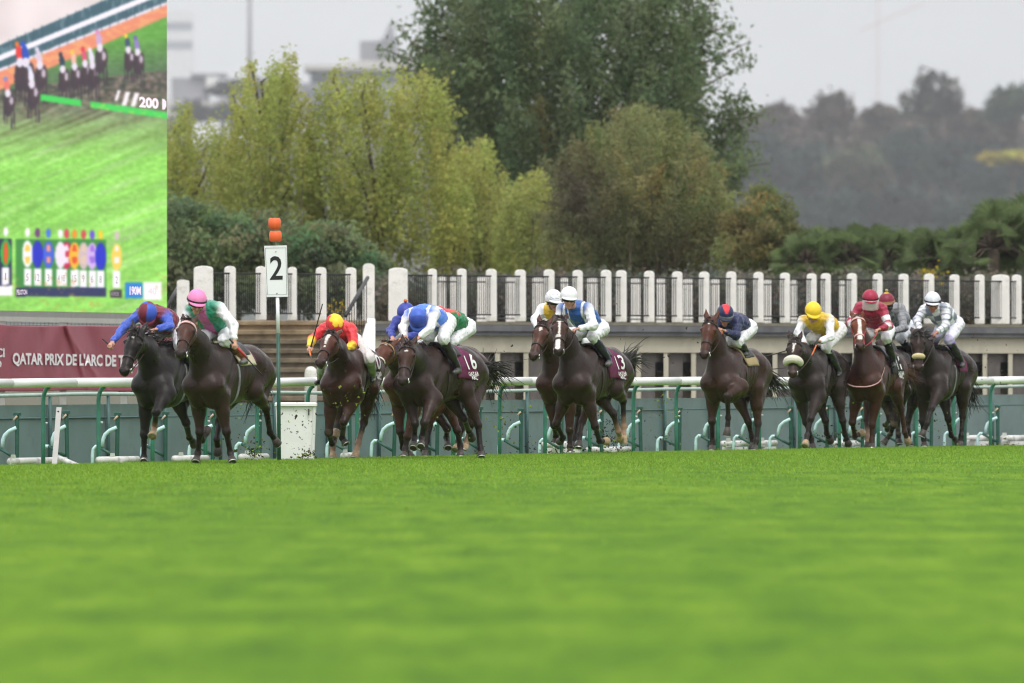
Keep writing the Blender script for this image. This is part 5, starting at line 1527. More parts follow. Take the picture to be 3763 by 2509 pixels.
FIELD = [
 dict(z=Z1, d=145, yaw=20, chest=330, coat='black', poll=(335, 430), muz=(222, 800), ears=.1, roll=-4, sock={'LF': 2}, pale={'LF': True}, blaze=[(.115, .0, .125, .012, .013, .012)],
      RF=[(405, 1290, 0), (400, 1480, -.3), (405, 1545, 1)], LF=[(585, 955, .2), (502, 1105, 1), (487, 1225, -1), (472, 1308, 1)],
      RH=[(748, 1195, -1), (775, 1315, -1), (815, 1362, -1)], LH=[(860, 1190, -1), (880, 1338, -1), (925, 1255, -1)], tail=(980, 1000),
      bridle=M_STRAP, reins=True, rein=M_REIN, cloth=M_PURPLE, flare=.16, forel=.2, manel=.2, mane=1, num='', girth=M_GREYC,
      label='jet black racehorse leading nearest the wine red banner, small white forehead star',
      j=dict(cap=(430, 285), pitch=62, yaw=-8, roll=-8, Rs=(372, 300), Ls=(585, 318), Re=(250, 395), Le=(610, 400), Rh=(128, 545), Lh=(480, 428), pel=(640, 400), Lk=(565, 555),
             silk=(plain(MAROON), sl_plain(BLUE)), cap_col=lambda x, y, z: pick((y < 0) != (x < -.45), MAROON, BLUE), peak=MAROON, goggles=True, free='R',
             whip=dict(hand='R', tip=(58, 503), butt=(130, 568), label='short black whip in the outstretched hand of the blue and maroon rider'),
             label='person in blue sleeves and maroon silks crouching on the black racehorse with one arm outstretched')),
 dict(z=Z1, d=142.8, yaw=23, chest=752, coat='darkbay', poll=(762, 345), muz=(690, 640), ears=.2, sock={}, pale={}, brow=M_STRAP_PINK, brow_w=.016,
      RF=[(862, 1270, .3), (845, 1440, -.6), (832, 1515, .5)], LF=[(1080, 1265, .2), (1112, 1440, -.5), (1132, 1512, .5)],
      RH=[(1020, 1190, -1), (1000, 1330, .4), (1012, 1440, -1)], LH=[(1405, 1075, -1), (1440, 1275, -1), (1500, 1360, -1)], tail=(1330, 1100),
      cloth=M_PURPLE, pad=M_CREAMC, cloth_a=62, num='', girth=M_GREYC, pal={4: (.075, .034, .024)},
      label='dark bay racehorse with a pale browband under the pink capped rider',
      j=dict(cap=(838, 178), pitch=18, yaw=8, roll=-6, Rs=(775, 275), Ls=(1025, 250), Re=(720, 400), Le=(1135, 390), Rh=(760, 480), Lh=(1148, 545), pel=(1040, 425), Rk=(900, 480), Lk=(1010, 515), La=(1180, 660),
             silk=(lambda a, l, b: pick((l > -.38) & (l < .32), (.62, .14, .42), (.025, .27, .17)), sl_plain(WHITE)), cap_col=capc(PINK), peak=PINK, band=M_BLKSTRAP,
             boot=((.016, .016, .018), (.20, .06, .03), (.10, .10, .10)), free='L',
             whip=dict(hand='L', tip=(1378, 808), dx=-.1, red=(.22, .48), label='long black whip with a red section pointing down over the bay rump'),
             label='person in a pink cap with green and pink silks and white sleeves, whip lowered')),
 dict(z=Z2, d=150.5, yaw=10, chest=525, coat='bay', poll=(598, 445), muz=(492, 715), ears=.4, sock={'RH': 2, 'LH': 2}, pale={'RH': True, 'LH': True, 'RF': True},
      blaze=[(.10, .0, .17, .0, .026, .022), (.17, 0, .26, .0, .02, .011), (.30, 0, .31, 0, .012, .012)], pal={4: (.085, .034, .022)},
      RF=[(578, 1275, .5), (605, 1365, -1), (640, 1280, -1)], LF=[(702, 1185, .8), (690, 1320, -1), (718, 1365, .2)],
      RH=[(655, 1220, -1), (610, 1395, .5), (615, 1488, .5)], LH=[(868, 1190, -1), (820, 1365, .6), (795, 1478, .6)],
      rein=M_REIN_OR, cloth=M_PURPLE, num='10', cloth_a=84, girth=M_STRAP, mud=.5,
      label='bay racehorse with a narrow white stripe in front of the white bin',
      j=dict(cap=(628, 382), pitch=52, yaw=18, roll=-5, Rs=(535, 425), Ls=(765, 430), Re=(440, 510), Le=(780, 555), Rh=(422, 580), Lh=(700, 595), pel=(728, 515), Lk=(748, 668), La=(868, 815), Rk=(535, 690), Ra=(505, 830),
             silk=(plain(RED), lambda k: pick(k > .52, YEL, RED)), peak=RED, breech=(.66, .64, .62), boot=((.36, .43, .31), (.33, .38, .27), (.04, .045, .04)),
             cap_col=lambda x, y, z: pick(z + .25*np.abs(np.sin(3*np.arctan2(y, x)))**.7 > .78, YEL, RED), goggles=True,
             whip=dict(hand='R', tip=(527, 215), butt=(412, 640), label='raised black whip held upright beside the red and yellow rider'),
             label='person in red silks with yellow cuffs and a red and yellow cap, whip raised upright')),
 dict(z=Z3_, d=154, yaw=24, chest=770, coat='brightbay', poll=(772, 470), muz=(650, 715), roll=-6, ears=0, sock={}, pale={}, brow=M_STRAP_TAN, brow_w=.013, noseb=M_FLEECE,
      blaze=[(.085, .0, .092, .008, .016, .013)],
      RF=[(880, 1245, .2), (905, 1390, -.6), (975, 1470, -1)], LF=[(945, 1290, .3), (925, 1400, 0), (915, 1480, .4)],
      RH='under', LH=[(1110, 1210, -1), (1098, 1370, .3), (1100, 1478, .4)],
      rein=M_REIN, cloth=M_PURPLE, girth=M_STRAP,
      label='bright bay racehorse half hidden behind the blue and white rider\'s horse, pale noseband',
      j=dict(cap=(930, 205), pitch=20, yaw=-8, Rs=(862, 290), Ls=(1040, 280), Re=(800, 370), Rh=(815, 440), Lh=(880, 440), pel=(1120, 330),
             silk=(plain(ROYAL), sl_plain(ROYAL)), cap_col=capc(ROYAL), peak=ROYAL, pompom=M_REIN_OR,
             label='person all in royal blue with an orange pompom on the cap')),
 dict(z=Z3_, d=150.5, yaw=28, chest=862, coat='darkbay', poll=(945, 475), muz=(893, 835), ears=.1, sock={}, pale={'LF': False}, blaze=[(.155, -.012, .14, .014, .008, .011)],
      RF=[(1010, 1180, 1), (1005, 1300, -.3), (998, 1392, 1)], LF=[(1170, 965, .2), (1092, 1170, 1), (1070, 1295, -.4), (1064, 1378, 1)],
      RH=[(1435, 1135, -1), (1480, 1240, -1), (1512, 1300, -1)], LH=[(1562, 1190, -1), (1582, 1395, .2), (1592, 1468, .4)], tail=(1790, 870),
      rein=M_REIN_OR, cloth=M_PURPLE, num='16', flare=.2, cloth_a=107, girth=M_STRAP,
      label='dark bay racehorse wearing number 16 with both front hooves off the ground',
      j=dict(cap=(1035, 262), pitch=66, yaw=4, Rs=(958, 235), Ls=(1180, 215), Re=(905, 340), Le=(1140, 350), Rh=(925, 438), Lh=(1025, 445), pel=(1245, 290), Lk=(1255, 435), La=(1365, 690), Rk=(1130, 430),
             silk=(lambda a, l, b: pick((np.abs(np.abs(l) - .72) < .10) | ((np.abs(a-.55) < .035) & (np.abs(l) < .72) & (l > .3)), WHITE, (.085, .21, .70)), sl_plain(WHITE)), boot=((.02, .018, .018), (.02, .018, .018), (.06, .06, .065)),
             cap_col=lambda x, y, z: pick((z > .45) & (x < .1), (.05, .12, .52), (.03, .065, .36)), peak=(.05, .12, .50), goggles=True,
             label='person bent low in a blue cap and blue silks with white sleeves')),
 dict(z=Z3_, d=155, yaw=23, chest=985, coat='bay', poll=(1150, 430), muz=(1130, 700), sock={'LH': 2}, pale={'LH': True, 'RH': True},
      RF=[(1290, 1220, .3), (1285, 1300, -.5), (1300, 1390, 1)], LF=[(1380, 1240, .3), (1405, 1370, -.3), (1410, 1470, .4)],
      RH=[(1415, 1220, -1), (1390, 1330, .2), (1365, 1408, .6)], LH=[(1500, 1180, -1), (1470, 1320, -.2), (1440, 1400, .2)], tail=(1720, 860), cloth=M_PURPLE, rein=M_REIN,
      label='bay racehorse almost hidden behind number 16, brown rump showing',
      j=dict(cap=(1215, 240), pitch=55, yaw=0, Rs=(1190, 290), Ls=(1335, 250), Re=(1200, 400), Le=(1300, 385), Rh=(1210, 470), Lh=(1250, 470), pel=(1420, 330), Lk=(1335, 465), La=(1410, 640),
             silk=(lambda a, l, b: pick((a < .32) & (b > .3), RED, (.012, .17, .065)), sl_plain((.012, .17, .065))), cap_col=capc(RED), peak=RED,
             label='person in green silks with a red shoulder behind the blue and white rider')),
 dict(z=Z4, d=160.8, yaw=22, chest=298, coat='bay', poll=(328, 368), muz=(236, 665), roll=-8, ears=.1, sock={}, pale={}, blaze=[(.13, .0, .15, .004, .024, .018), (.15, 0, .18, -.004, .014, .006)],
      RF=[(418, 1215, .8), (432, 1300, -1), (425, 1352, 0)], LF=[(545, 1255, .2), (548, 1390, 0), (552, 1458, .3)],
      RH='under', LH=[(650, 1180, -1), (628, 1290, .3), (622, 1395, .8)], sockx=0, cloth=M_PURPLE, rein=M_REIN, tail=(760, 900), girth=M_STRAP,
      label='bay racehorse with a ragged white star tucked behind number 13',
      j=dict(cap=(415, 172), pitch=10, yaw=28, Rs=(318, 265), Ls=(500, 260), Re=(262, 345), Rh=(290, 440), Lh=(400, 430), pel=(600, 380),
             silk=(lambda a, l, b: pick(np.abs(l) < .55, GOLD, WHITE), sl_plain(WHITE)), cap_col=lambda x, y, z: pick((np.sin(x*17+2*np.sin(y*13))*np.sin(y*19+z*23) > .72) & (z < .75), (.30, .30, .36), WHITE), peak=WHITE,
             skin=(.34, .17, .12), whip=dict(hand='L', tip=(298, 955), butt=(440, 640), dx=-.05, label='thin black whip hanging beside the shoulder of number 13'),
             label='person in a mud flecked white cap with yellow and white silks')),
 dict(z=Z4, d=158, yaw=23, chest=436, coat='darkbay', poll=(466, 325), muz=(452, 628), ears=.5, sock={'RF': 0, 'LH': 2, 'RH': 2}, pale={'LF': True, 'LH': True, 'RH': True},
      blaze=[(.075, -.01, .075, .03, .030, .020), (.09, 0, .30, .0, .016, .012), (.33, -.012, .52, -.014, .032, .030)],
      RF=[(436, 1200, 1), (490, 1315, -1), (470, 1345, -.5)], LF=[(755, 1225, .3), (790, 1345, -1), (840, 1345, -1)],
      RH=[(905, 1120, -1), (945, 1265, -.3), (965, 1320, -1)], LH=[(985, 1010, -1), (990, 1225, -.4), (993, 1360, -.6)], tail=(1130, 700),
      rein=M_REIN, num='13', cloth_a=108, flare=.18, girth=M_STRAP, pal={4: (.058, .028, .020)},
      label='dark bay racehorse wearing number 13 with a broad white blaze',
      j=dict(cap=(540, 148), pitch=8, yaw=6, roll=-4, Rs=(480, 260), Ls=(700, 260), Re=(455, 350), Le=(742, 395), Rh=(520, 430), Lh=(595, 425), pel=(755, 410), Lk=(735, 480), La=(850, 680), Rk=(620, 460),
             silk=(lambda a, l, b: pick((np.abs(l) > .62) & (np.abs(l) < .78) | (np.abs(l+.35) < .06), WHITE, MIDBLUE), sl_plain(WHITE)), cap_col=capc((.78, .78, .82)), peak=(.78, .78, .82), boot=((.016, .017, .03), (.016, .017, .03), (.09, .09, .10)),
             label='person sitting upright in a clean white cap with a blue body and white sleeves')),
 dict(z=Z5, d=165.5, yaw=20, chest=210, coat='brightbay', poll=(268, 270), muz=(204, 625), ears=0, sock={}, pale={}, blaze=[(.085, .0, .095, .004, .018, .014)], muzd=1,
      RF=[(285, 1195, .3), (290, 1375, -.5), (283, 1462, .4)], LF=[(535, 885, -.2), (425, 965, 1), (432, 1160, -1), (420, 1318, .5)],
      RH=[(612, 1195, -1), (645, 1330, -.2), (655, 1440, .2)], LH=[(700, 1215, -1), (685, 1370, .2), (668, 1455, .3)], tail=(895, 1000),
      rein=M_REIN_OR, cloth=M_GREYC, pad=M_TANC, cloth_a=60, girth=M_STRAP, pal={4: (.10, .042, .026), 0: (.042, .024, .018), 1: (.030, .018, .015), 2: (.05, .03, .022)},
      label='bay racehorse running alone with one front leg lifted and a tan saddle pad',
      j=dict(cap=(405, 222), pitch=30, yaw=6, roll=-3, Rs=(345, 300), Ls=(520, 290), Re=(330, 380), Le=(500, 425), Rh=(340, 360), Lh=(378, 372), pel=(572, 345), Lk=(515, 480), La=(575, 560), Rk=(450, 480),
             silk=(plain(NAVY), sl_plain(NAVY)), cap_col=lambda x, y, z: pick((np.abs(y) < .42*(z-.25)*1.6) & (z > .42) & (x > -.3), RED, NAVY), peak=(.022, .03, .07), band=M_GREYC,
             label='person in navy silks with a red diamond on a navy cap')),
 dict(z=Z6, d=169.8, yaw=15, chest=252, coat='sealbrown', poll=(285, 485), muz=(264, 815), ears=.1, sock={}, pale={'LF': True}, blaze=[(.06, .0, .10, 0, .024, .024), (.10, 0, .24, -.008, .018, .006)],
      RF=[(385, 1215, .2), (432, 1360, -.6), (445, 1452, .2)], LF=[(488, 990, .2), (425, 1185, 1), (395, 1330, .3), (375, 1420, 1)],
      RH=[(555, 1200, -1), (565, 1310, -.4), (598, 1372, -1)], LH=[(705, 1200, -1), (725, 1320, -.3), (755, 1402, -1)], tail=(745, 900),
      fleece=M_FLEECE, fleece_r=.062, rein=M_REIN_OR, girth=M_STRAP, num='', cloth=M_BLACKC,
      label='dark brown racehorse wearing a fat white sheepskin noseband',
      j=dict(cap=(447, 238), pitch=30, yaw=8, roll=-3, Rs=(358, 330), Ls=(588, 320), Re=(318, 430), Le=(600, 470), Rh=(380, 540), Lh=(482, 518), pel=(622, 400), Lk=(560, 560), La=(672, 770), Rk=(430, 480),
             silk=(plain(GOLD), sl_plain(WHITE)), cap_col=capc(YEL), peak=YEL, glove=(.02, .02, .02), breech=(.66, .64, .66),
             whip=dict(hand='R', tip=(22, 645), butt=(330, 555), dx=-.1, label='black whip sticking out past the sheepskin noseband towards the bay rump'),
             label='person in a yellow cap and yellow silks with white sleeves')),
 dict(z=Z6, d=171.3, yaw=16, chest=755, coat='chestnut', poll=(838, 282), muz=(862, 572), ears=.3, sock={'RH': 2}, pale={'RF': True, 'LH': True}, bridle=M_STRAP_RED, brow=M_STRAP_PINK, brow_w=.014, noseb=M_STRAP_PINK,
      blaze=[(.05, -.005, .05, .02, .032, .032), (.06, .01, .22, .01, .026, .022), (.22, .01, .43, 0, .022, .034)],
      RF=[(788, 1215, .3), (812, 1335, -1), (868, 1310, -1)], LF=[(962, 1235, .2), (960, 1370, 0), (958, 1442, .3)],
      RH=[(915, 1190, -1), (920, 1340, .4), (925, 1440, .4)], LH=[(1215, 1100, -1), (1245, 1300, -.3), (1275, 1378, -1)], tail=(1300, 900),
      rein=M_STRAP_RED, rein0=M_STRAP_RED, breastplate=M_STRAP_PINK, num='11', cloth_a=96, girth=M_STRAP, cloth=M_BLACKC, pal={0: (.055, .022, .013), 1: (.038, .018, .012)},
      label='chestnut racehorse with a long white blaze and red and pink bridle',
      j=dict(cap=(945, 130), pitch=12, yaw=4, Rs=(850, 215), Ls=(1050, 225), Re=(770, 350), Le=(1108, 375), Rh=(900, 410), Lh=(1008, 408), pel=(1045, 400), Lk=(1085, 480), La=(1130, 690), Rk=(930, 450),
             silk=(plain(CRIM), lambda k: pick(((k > .24) & (k < .38)) | ((k > .50) & (k < .62)), WHITE, CRIM)), cap_col=capc(CRIM), peak=CRIM, band=M_BLKSTRAP, visor=True,
             label='person in crimson silks with white hooped sleeves and a clear face visor')),
 dict(z=Z6, d=174.8, yaw=15, chest=985, coat='sealbrown', poll=(1060, 440), muz=(1050, 720), sock={'RF': 0}, pale={}, mud=.9,
      RF=[(1120, 1190, .6), (1075, 1235, -1), (1100, 1262, -1)], LF=[(1150, 1240, .2), (1120, 1320, -.6), (1060, 1400, .3)],
      RH=[(1185, 1180, -1), (1190, 1320, .2), (1200, 1400, .3)], LH=[(1275, 1190, -1), (1280, 1330, .2), (1292, 1420, .3)], cloth=M_BLACKC, rein=M_REIN, tail=(1340, 900),
      label='dark muddy racehorse hidden behind the chestnut, only legs and flank showing',
      j=dict(cap=(1088, 155), pitch=10, yaw=-10, Rs=(1050, 250), Ls=(1205, 225), Re=(1060, 350), Le=(1242, 390), Rh=(1090, 440), Lh=(1132, 428), pel=(1230, 380), Lk=(1210, 475), La=(1260, 640),
             silk=(lambda a, l, b: pick(np.sin(a*23+2*np.sin(l*7))*np.sin(l*11+a*5) > .45, (.10, .09, .08), GREY), lambda k: pick(np.sin(k*60) > .8, (.16, .15, .14), GREY)), skin=(.06, .05, .045), breech=(.6, .62, .68),
             cap_col=lambda x, y, z: pick(z > .95, YEL, (.20, .012, .035)), peak=(.25, .12, .06), band=M_STRAP_TAN, pompom=M_TANC,
             label='person in mud spattered grey silks and a maroon cap behind the crimson rider')),
 dict(z=Z7, d=174.3, yaw=19, chest=722, coat='sealbrown', poll=(742, 420), muz=(752, 770), ears=.9, sock={}, pale={}, blaze=[(.085, .0, .09, .004, .010, .008)],
      RF=[(785, 1205, .3), (795, 1360, -.3), (800, 1440, .3)], LF=[(935, 935, .2), (862, 1095, 1), (825, 1225, .6), (780, 1330, 1)],
      RH=[(1008, 1185, -1), (1035, 1330, -.3), (1085, 1378, -1)], LH=[(1135, 1165, -1), (1122, 1330, .2), (1108, 1440, .3)], tail=(1190, 1130),
      fleece=M_FLEECE_Y, fleece_r=.045, fleece_a=.9, fleece_t=.40, rein=M_REIN, num='', cloth_a=90, forel=.2, manel=.22, mane=1,
      label='dark brown racehorse with a yellowish noseband, last of the field at the far end',
      j=dict(cap=(872, 148), pitch=14, yaw=4, Rs=(800, 235), Ls=(990, 225), Re=(735, 330), Le=(985, 380), Rh=(770, 420), Lh=(893, 440), pel=(1035, 350), Lk=(1012, 495), La=(1130, 690), Rk=(900, 470),
             silk=(lambda a, l, b: pick((np.sin(a*13+.6)*np.sin(l*5.2+.4)) > .0, (.20, .23, .30), WHITE), lambda k: pick(np.sin(k*40) > .55, (.26, .30, .40), WHITE)), cap_col=lambda x, y, z: pick(np.abs(y) < .06, (.85, .85, .88), (.66, .68, .78)), peak=(.7, .72, .8), band=M_BLKSTRAP,
             breech=(.70, .70, .80), garter=(.20, .10, .42), skin=(.40, .17, .11),
             label='person in grey and white check silks with a striped white cap')),
]
ONLY = None
for i_, h_ in enumerate(FIELD):
    if ONLY is not None and i_ not in ONLY: continue
    build_horse(h_)
    build_jockey(h_)
    h_['B'] = None
# ------------------------------------------------------------------ trees, hedge, palms
M_LEAF = matv('leaf', rough=.6, spec=.2, var=.1, scale=1.5, bump=0, transl=.58)
M_FARLEAF = matv('far_leaf', rough=.8, spec=.1, var=.12, scale=.3, bump=0, transl=.2)
def in_poly(pts, x, y):
    n = len(pts); c = np.zeros(len(x), bool); j = n-1
    for i in range(n):
        xi, yi = pts[i]; xj, yj = pts[j]
        c ^= ((yi > y) != (yj > y)) & (x < (xj-xi)*(y-yi)/(yj-yi+1e-9)+xi); j = i
    return c
def leaf_mesh(name, Pc, Nrm, size, aspect, cols):
    """one folded leaf (two triangles bent on the midrib) per point"""
    n = len(Pc)
    ax = rng.normal(size=(n, 3)); ax -= (ax*Nrm).sum(1, keepdims=True)*Nrm; ax /= np.linalg.norm(ax, axis=1, keepdims=True)+1e-9
    bx = np.cross(Nrm, ax); L = size*rng.uniform(.6, 1.3, (n, 1))
    a = Pc - ax*L; b = Pc + ax*L; f = Nrm*L*.25
    c = Pc + bx*L*aspect + f; d = Pc - bx*L*aspect + f
    V = np.stack([a, c, b, d], 1).reshape(-1, 3)
    i = np.arange(n)*4
    Fq = np.stack([i, i+1, i+2, i+3], 1)
    return mesh_np(name, V, Fq, np.repeat(cols, 4, 0), False)
def clump_points(poly, depth, thick, ncl, edge=.0):
    poly = np.array(poly, float); lo, hi = poly.min(0), poly.max(0); out = []
    cen = poly.mean(0)
    while len(out) < ncl:
        x = rng.uniform(lo[0], hi[0], ncl*2); y = rng.uniform(lo[1], hi[1], ncl*2)
        m = in_poly(poly, x, y); x, y = x[m], y[m]
        # thickness falls towards the outline
        e = np.full(len(x), 1e9)
        for i in range(len(poly)):
            p, q = poly[i], poly[(i+1) % len(poly)]; ab = q-p
            t = np.clip(((x-p[0])*ab[0]+(y-p[1])*ab[1])/(ab@ab+1e-9), 0, 1)
            e = np.minimum(e, np.hypot(x-p[0]-t*ab[0], y-p[1]-t*ab[1]))
        rel = np.clip(e/(0.35*min(hi-lo)), 0, 1)
        z = rng.uniform(-1, 1, len(x))*thick*np.sqrt(1-(1-rel)**2)
        out += [P(x_, y_, depth + z_) for x_, y_, z_ in zip(x, y, z)]
    return np.array(out[:ncl])
def tree(name, poly, depth, thick, label, cat, col, nleaf=20000, ncl=500, crad=.45, lsize=.09, aspect=.5, var=.22, hue=.12, accent=None, trunk=None, twigs=(), group=None, ground=-.17, up=.35, droop=0.0, stems=0, spray=None, sdir=(0, 0, .5)):
    cl = clump_points(poly, depth, thick, ncl)
    xs_ = [p[0] for p in poly]; tx = trunk if trunk is not None else (min(xs_)+max(xs_))/2
    b0 = P(tx, HY, depth); b0[2] = ground
    root = empty(name, b0, label, cat, 0, group)
    # leaves gathered in clumps: each clump keeps its own tint
    ccol = np.array(col)*rng.uniform(1-var, 1+var, (ncl, 1))*(1 + hue*rng.normal(size=(ncl, 3))*np.array([1, .45, .6]))
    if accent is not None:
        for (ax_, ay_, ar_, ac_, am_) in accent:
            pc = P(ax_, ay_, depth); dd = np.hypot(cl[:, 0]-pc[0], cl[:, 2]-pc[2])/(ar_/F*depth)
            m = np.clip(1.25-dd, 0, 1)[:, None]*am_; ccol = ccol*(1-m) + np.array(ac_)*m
    ci = rng.integers(0, ncl, nleaf)
    rr = crad*rng.uniform(.5, 1.25, ncl)
    off = rng.normal(size=(nleaf, 3)); off /= np.linalg.norm(off, axis=1, keepdims=True); off *= (rng.uniform(size=(nleaf, 1))**.45)*rr[ci][:, None]
    off[:, 2] *= .75; off[:, 2] -= droop*np.abs(off[:, 0])
    if spray is not None:     # leaves strung along shoots that reach up and outwards
        hub = np.array([b0[0], b0[1], ground + .3*(np.mean(cl[:, 2])-ground)])
        sd = cl - hub; sd /= np.linalg.norm(sd, axis=1, keepdims=True); sd = sd + np.array(sdir) + .35*rng.normal(size=sd.shape); sd /= np.linalg.norm(sd, axis=1, keepdims=True)
        tt_ = rng.uniform(-1, 1, (nleaf, 1)); off = sd[ci]*tt_*spray[0] + rng.normal(size=(nleaf, 3))*spray[1]*(1.15 - .6*(tt_*.5+.5)); off[:, 2] -= droop*tt_[:, 0]**2*(tt_[:, 0] > 0)
    Pc = cl[ci] + off
    nr = off/(np.linalg.norm(off, axis=1, keepdims=True)+1e-9)*.6 + rng.normal(size=(nleaf, 3))*.6 + np.array([0, 0, up]); nr /= np.linalg.norm(nr, axis=1, keepdims=True)
    lc = np.clip(ccol[ci]*rng.uniform(.75, 1.3, (nleaf, 1)), .002, 1)
    tw_P, tw_N, tw_C = [], [], []
    for (x0, y0, x1, y1, n_) in twigs:   # leafy sprays that stick out of the outline
        for _ in range(n_):
            t = rng.uniform(); q = P(x0+(x1-x0)*t, y0+(y1-y0)*t, depth + rng.normal()*.3) + rng.normal(size=3)*crad*(.5 - .32*t)
            tw_P.append(q); tw_N.append(unit(rng.normal(size=3))); tw_C.append(np.array(col)*rng.uniform(.8, 1.3))
    if tw_P: Pc = np.r_[Pc, tw_P]; nr = np.r_[nr, tw_N]; lc = np.r_[lc, np.clip(tw_C, 0, 1)]
    link('crown', leaf_mesh('crown', Pc - b0, nr, lsize, aspect, lc), M_LEAF, root)
    # trunk, limbs
    s_ = MB(); top = np.mean(cl, 0); H = top[2]-ground
    tr = max(.06, .022*H)
    fork = np.array([b0[0], b0[1], ground + H*.45])
    s_.tube([b0, (b0+fork)/2 + rng.normal(size=3)*.08, fork, fork*.5 + top*.5, top], [tr*1.3, tr, tr*.85, tr*.55, tr*.2], 9)
    s_.v = [tuple(np.array(p)-b0) for p in s_.v]; s_.obj('trunk', M_BARK, root, True)
    s_ = MB()
    for q in cl[rng.integers(0, ncl, 16)]:
        st = fork + (top-fork)*rng.uniform(0, .8); md = (st+q)/2 + np.array([0, 0, .12*np.linalg.norm(q-st)])
        s_.tube([st, md, q], [tr*.4, tr*.22, tr*.06], 5)
    for (x0, y0, x1, y1, n_) in twigs: s_.tube([P(x0, y0, depth)*.6 + top*.4, P(x0, y0, depth), P(x1, y1, depth)], [tr*.2, .03, .008], 5)
    for _ in range(stems):
        q = cl[rng.integers(0, ncl)]; bb = np.array([q[0]*.9 + b0[0]*.1 + rng.normal()*.2, q[1], ground + H*.15])
        s_.tube([bb, (bb+q)/2 + rng.normal(size=3)*.1, q], [.035, .025, .008], 5)
    s_.v = [tuple(np.array(p)-b0) for p in s_.v]; s_.obj('limbs', M_BARK, root, True)
    return root
T1 = [(1660, 900), (1620, 640), (1560, 440), (1530, 290), (1580, 130), (1620, -60), (1760, -300), (2080, -430), (2400, -320), (2520, -80), (2590, 80), (2610, 190), (2580, 300), (2570, 370), (2660, 400), (2720, 440), (2650, 510), (2690, 590), (2740, 660), (2650, 740), (2640, 800), (2400, 900)]
tree('broadleaf_tree', T1, 286, 5.5, 'tallest tree, dark green broad crown rising out of the top of the picture', 'tree', (.185, .245, .125), 98000, 1050, .62, .088, .42, .24, .08, spray=(.95, .17), droop=.25,
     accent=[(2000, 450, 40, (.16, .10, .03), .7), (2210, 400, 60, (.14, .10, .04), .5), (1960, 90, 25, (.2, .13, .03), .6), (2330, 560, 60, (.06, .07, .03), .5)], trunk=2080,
     twigs=[(1560, 240, 1402, 178, 70), (1580, 120, 1528, -20, 50), (1520, 170, 1470, 90, 60), (1560, 300, 1440, 215, 70), (2580, 60, 2640, -30, 60), (2600, 120, 2700, 90, 60), (2590, 230, 2762, 150, 110), (2600, 310, 2756, 225, 90), (2520, -40, 2600, -100, 60), (2680, 440, 2805, 425, 80), (2680, 620, 2830, 600, 50), (2700, 700, 2800, 760, 50), (2650, 520, 2790, 520, 50)])
yg = (.405, .435, .125)
ygA = [('slim yellow green tree next to the video screen', [(430, 985), (440, 700), (480, 560), (580, 520), (640, 500), (680, 430), (720, 500), (790, 480), (850, 540), (900, 720), (900, 985)], 15000),
       ('airy yellow green tree with open top sprays behind the number two marker', [(800, 960), (800, 620), (850, 470), (890, 320), (930, 240), (980, 260), (1060, 250), (1100, 300), (1085, 400), (1150, 480), (1170, 640), (1190, 960)], 17000),
       ('dense yellow green tree in front of the tallest dark tree', [(1090, 960), (1120, 560), (1170, 400), (1200, 300), (1240, 280), (1300, 340), (1400, 330), (1470, 330), (1560, 310), (1620, 330), (1680, 410), (1640, 470), (1680, 560), (1720, 760), (1720, 960)], 23000),
       ('low yellow green tree leaning towards the brown willow', [(1600, 985), (1630, 700), (1680, 620), (1760, 580), (1800, 600), (1830, 680), (1870, 760), (1900, 985)], 11000),
       ('short yellowish bush at the foot of the brown willow', [(1830, 990), (1850, 800), (1880, 740), (1950, 680), (2000, 720), (2040, 800), (2060, 900), (2050, 990)], 9000)]
tws = [[(640, 480, 700, 420, 30)], [(930, 270, 915, 235, 40), (1040, 280, 1050, 240, 50), (880, 420, 850, 330, 50), (960, 300, 1000, 270, 40), (1100, 400, 1140, 360, 40)], [(1225, 300, 1232, 262, 40), (1640, 380, 1690, 410, 40), (1560, 330, 1640, 290, 50), (1330, 350, 1340, 310, 30), (1480, 340, 1490, 290, 40)], [(1780, 620, 1780, 570, 30)], [(1950, 720, 1940, 670, 30)]]
for (lb, poly, nl), tw in zip(ygA, tws):
    tree('yellowing_tree', poly, 262 + rng.uniform(-4, 4), 2.4, lb, 'tree', yg, int(nl*1.45), int(nl/55), .34, .057, .45, .13, .06, twigs=tw, group='yellow green trees behind the terrace', stems=10,
         accent=[(poly[0][0]+120, 850, 160, (.29, .33, .12), .6)], spray=(.55, .12), sdir=(0, 0, 1.3))
T4 = [(2025, 990), (2010, 800), (2060, 700), (2010, 640), (2090, 570), (2180, 560), (2190, 500), (2260, 450), (2340, 432), (2440, 440), (2520, 480), (2580, 560), (2640, 640), (2680, 760), (2720, 860), (2740, 990)]
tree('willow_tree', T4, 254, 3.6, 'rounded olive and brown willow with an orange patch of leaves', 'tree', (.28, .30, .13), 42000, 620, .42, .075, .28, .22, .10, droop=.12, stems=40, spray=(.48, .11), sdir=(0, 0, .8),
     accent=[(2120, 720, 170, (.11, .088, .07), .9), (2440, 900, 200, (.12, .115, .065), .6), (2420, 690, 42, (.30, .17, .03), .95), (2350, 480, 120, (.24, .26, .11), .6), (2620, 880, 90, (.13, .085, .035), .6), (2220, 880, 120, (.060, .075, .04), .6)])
tree('willow_bush', [(2640, 1000), (2680, 800), (2740, 720), (2800, 690), (2860, 720), (2900, 800), (2950, 900), (2960, 1000)], 250, 2.0, 'smaller rust and olive bush between the willow and the fan palms', 'bush', (.215, .225, .09), 11000, 150, .36, .07, .35, .2, .12,
     accent=[(2740, 860, 70, (.18, .11, .05), .5), (2870, 900, 70, (.06, .06, .03), .5)], stems=12)
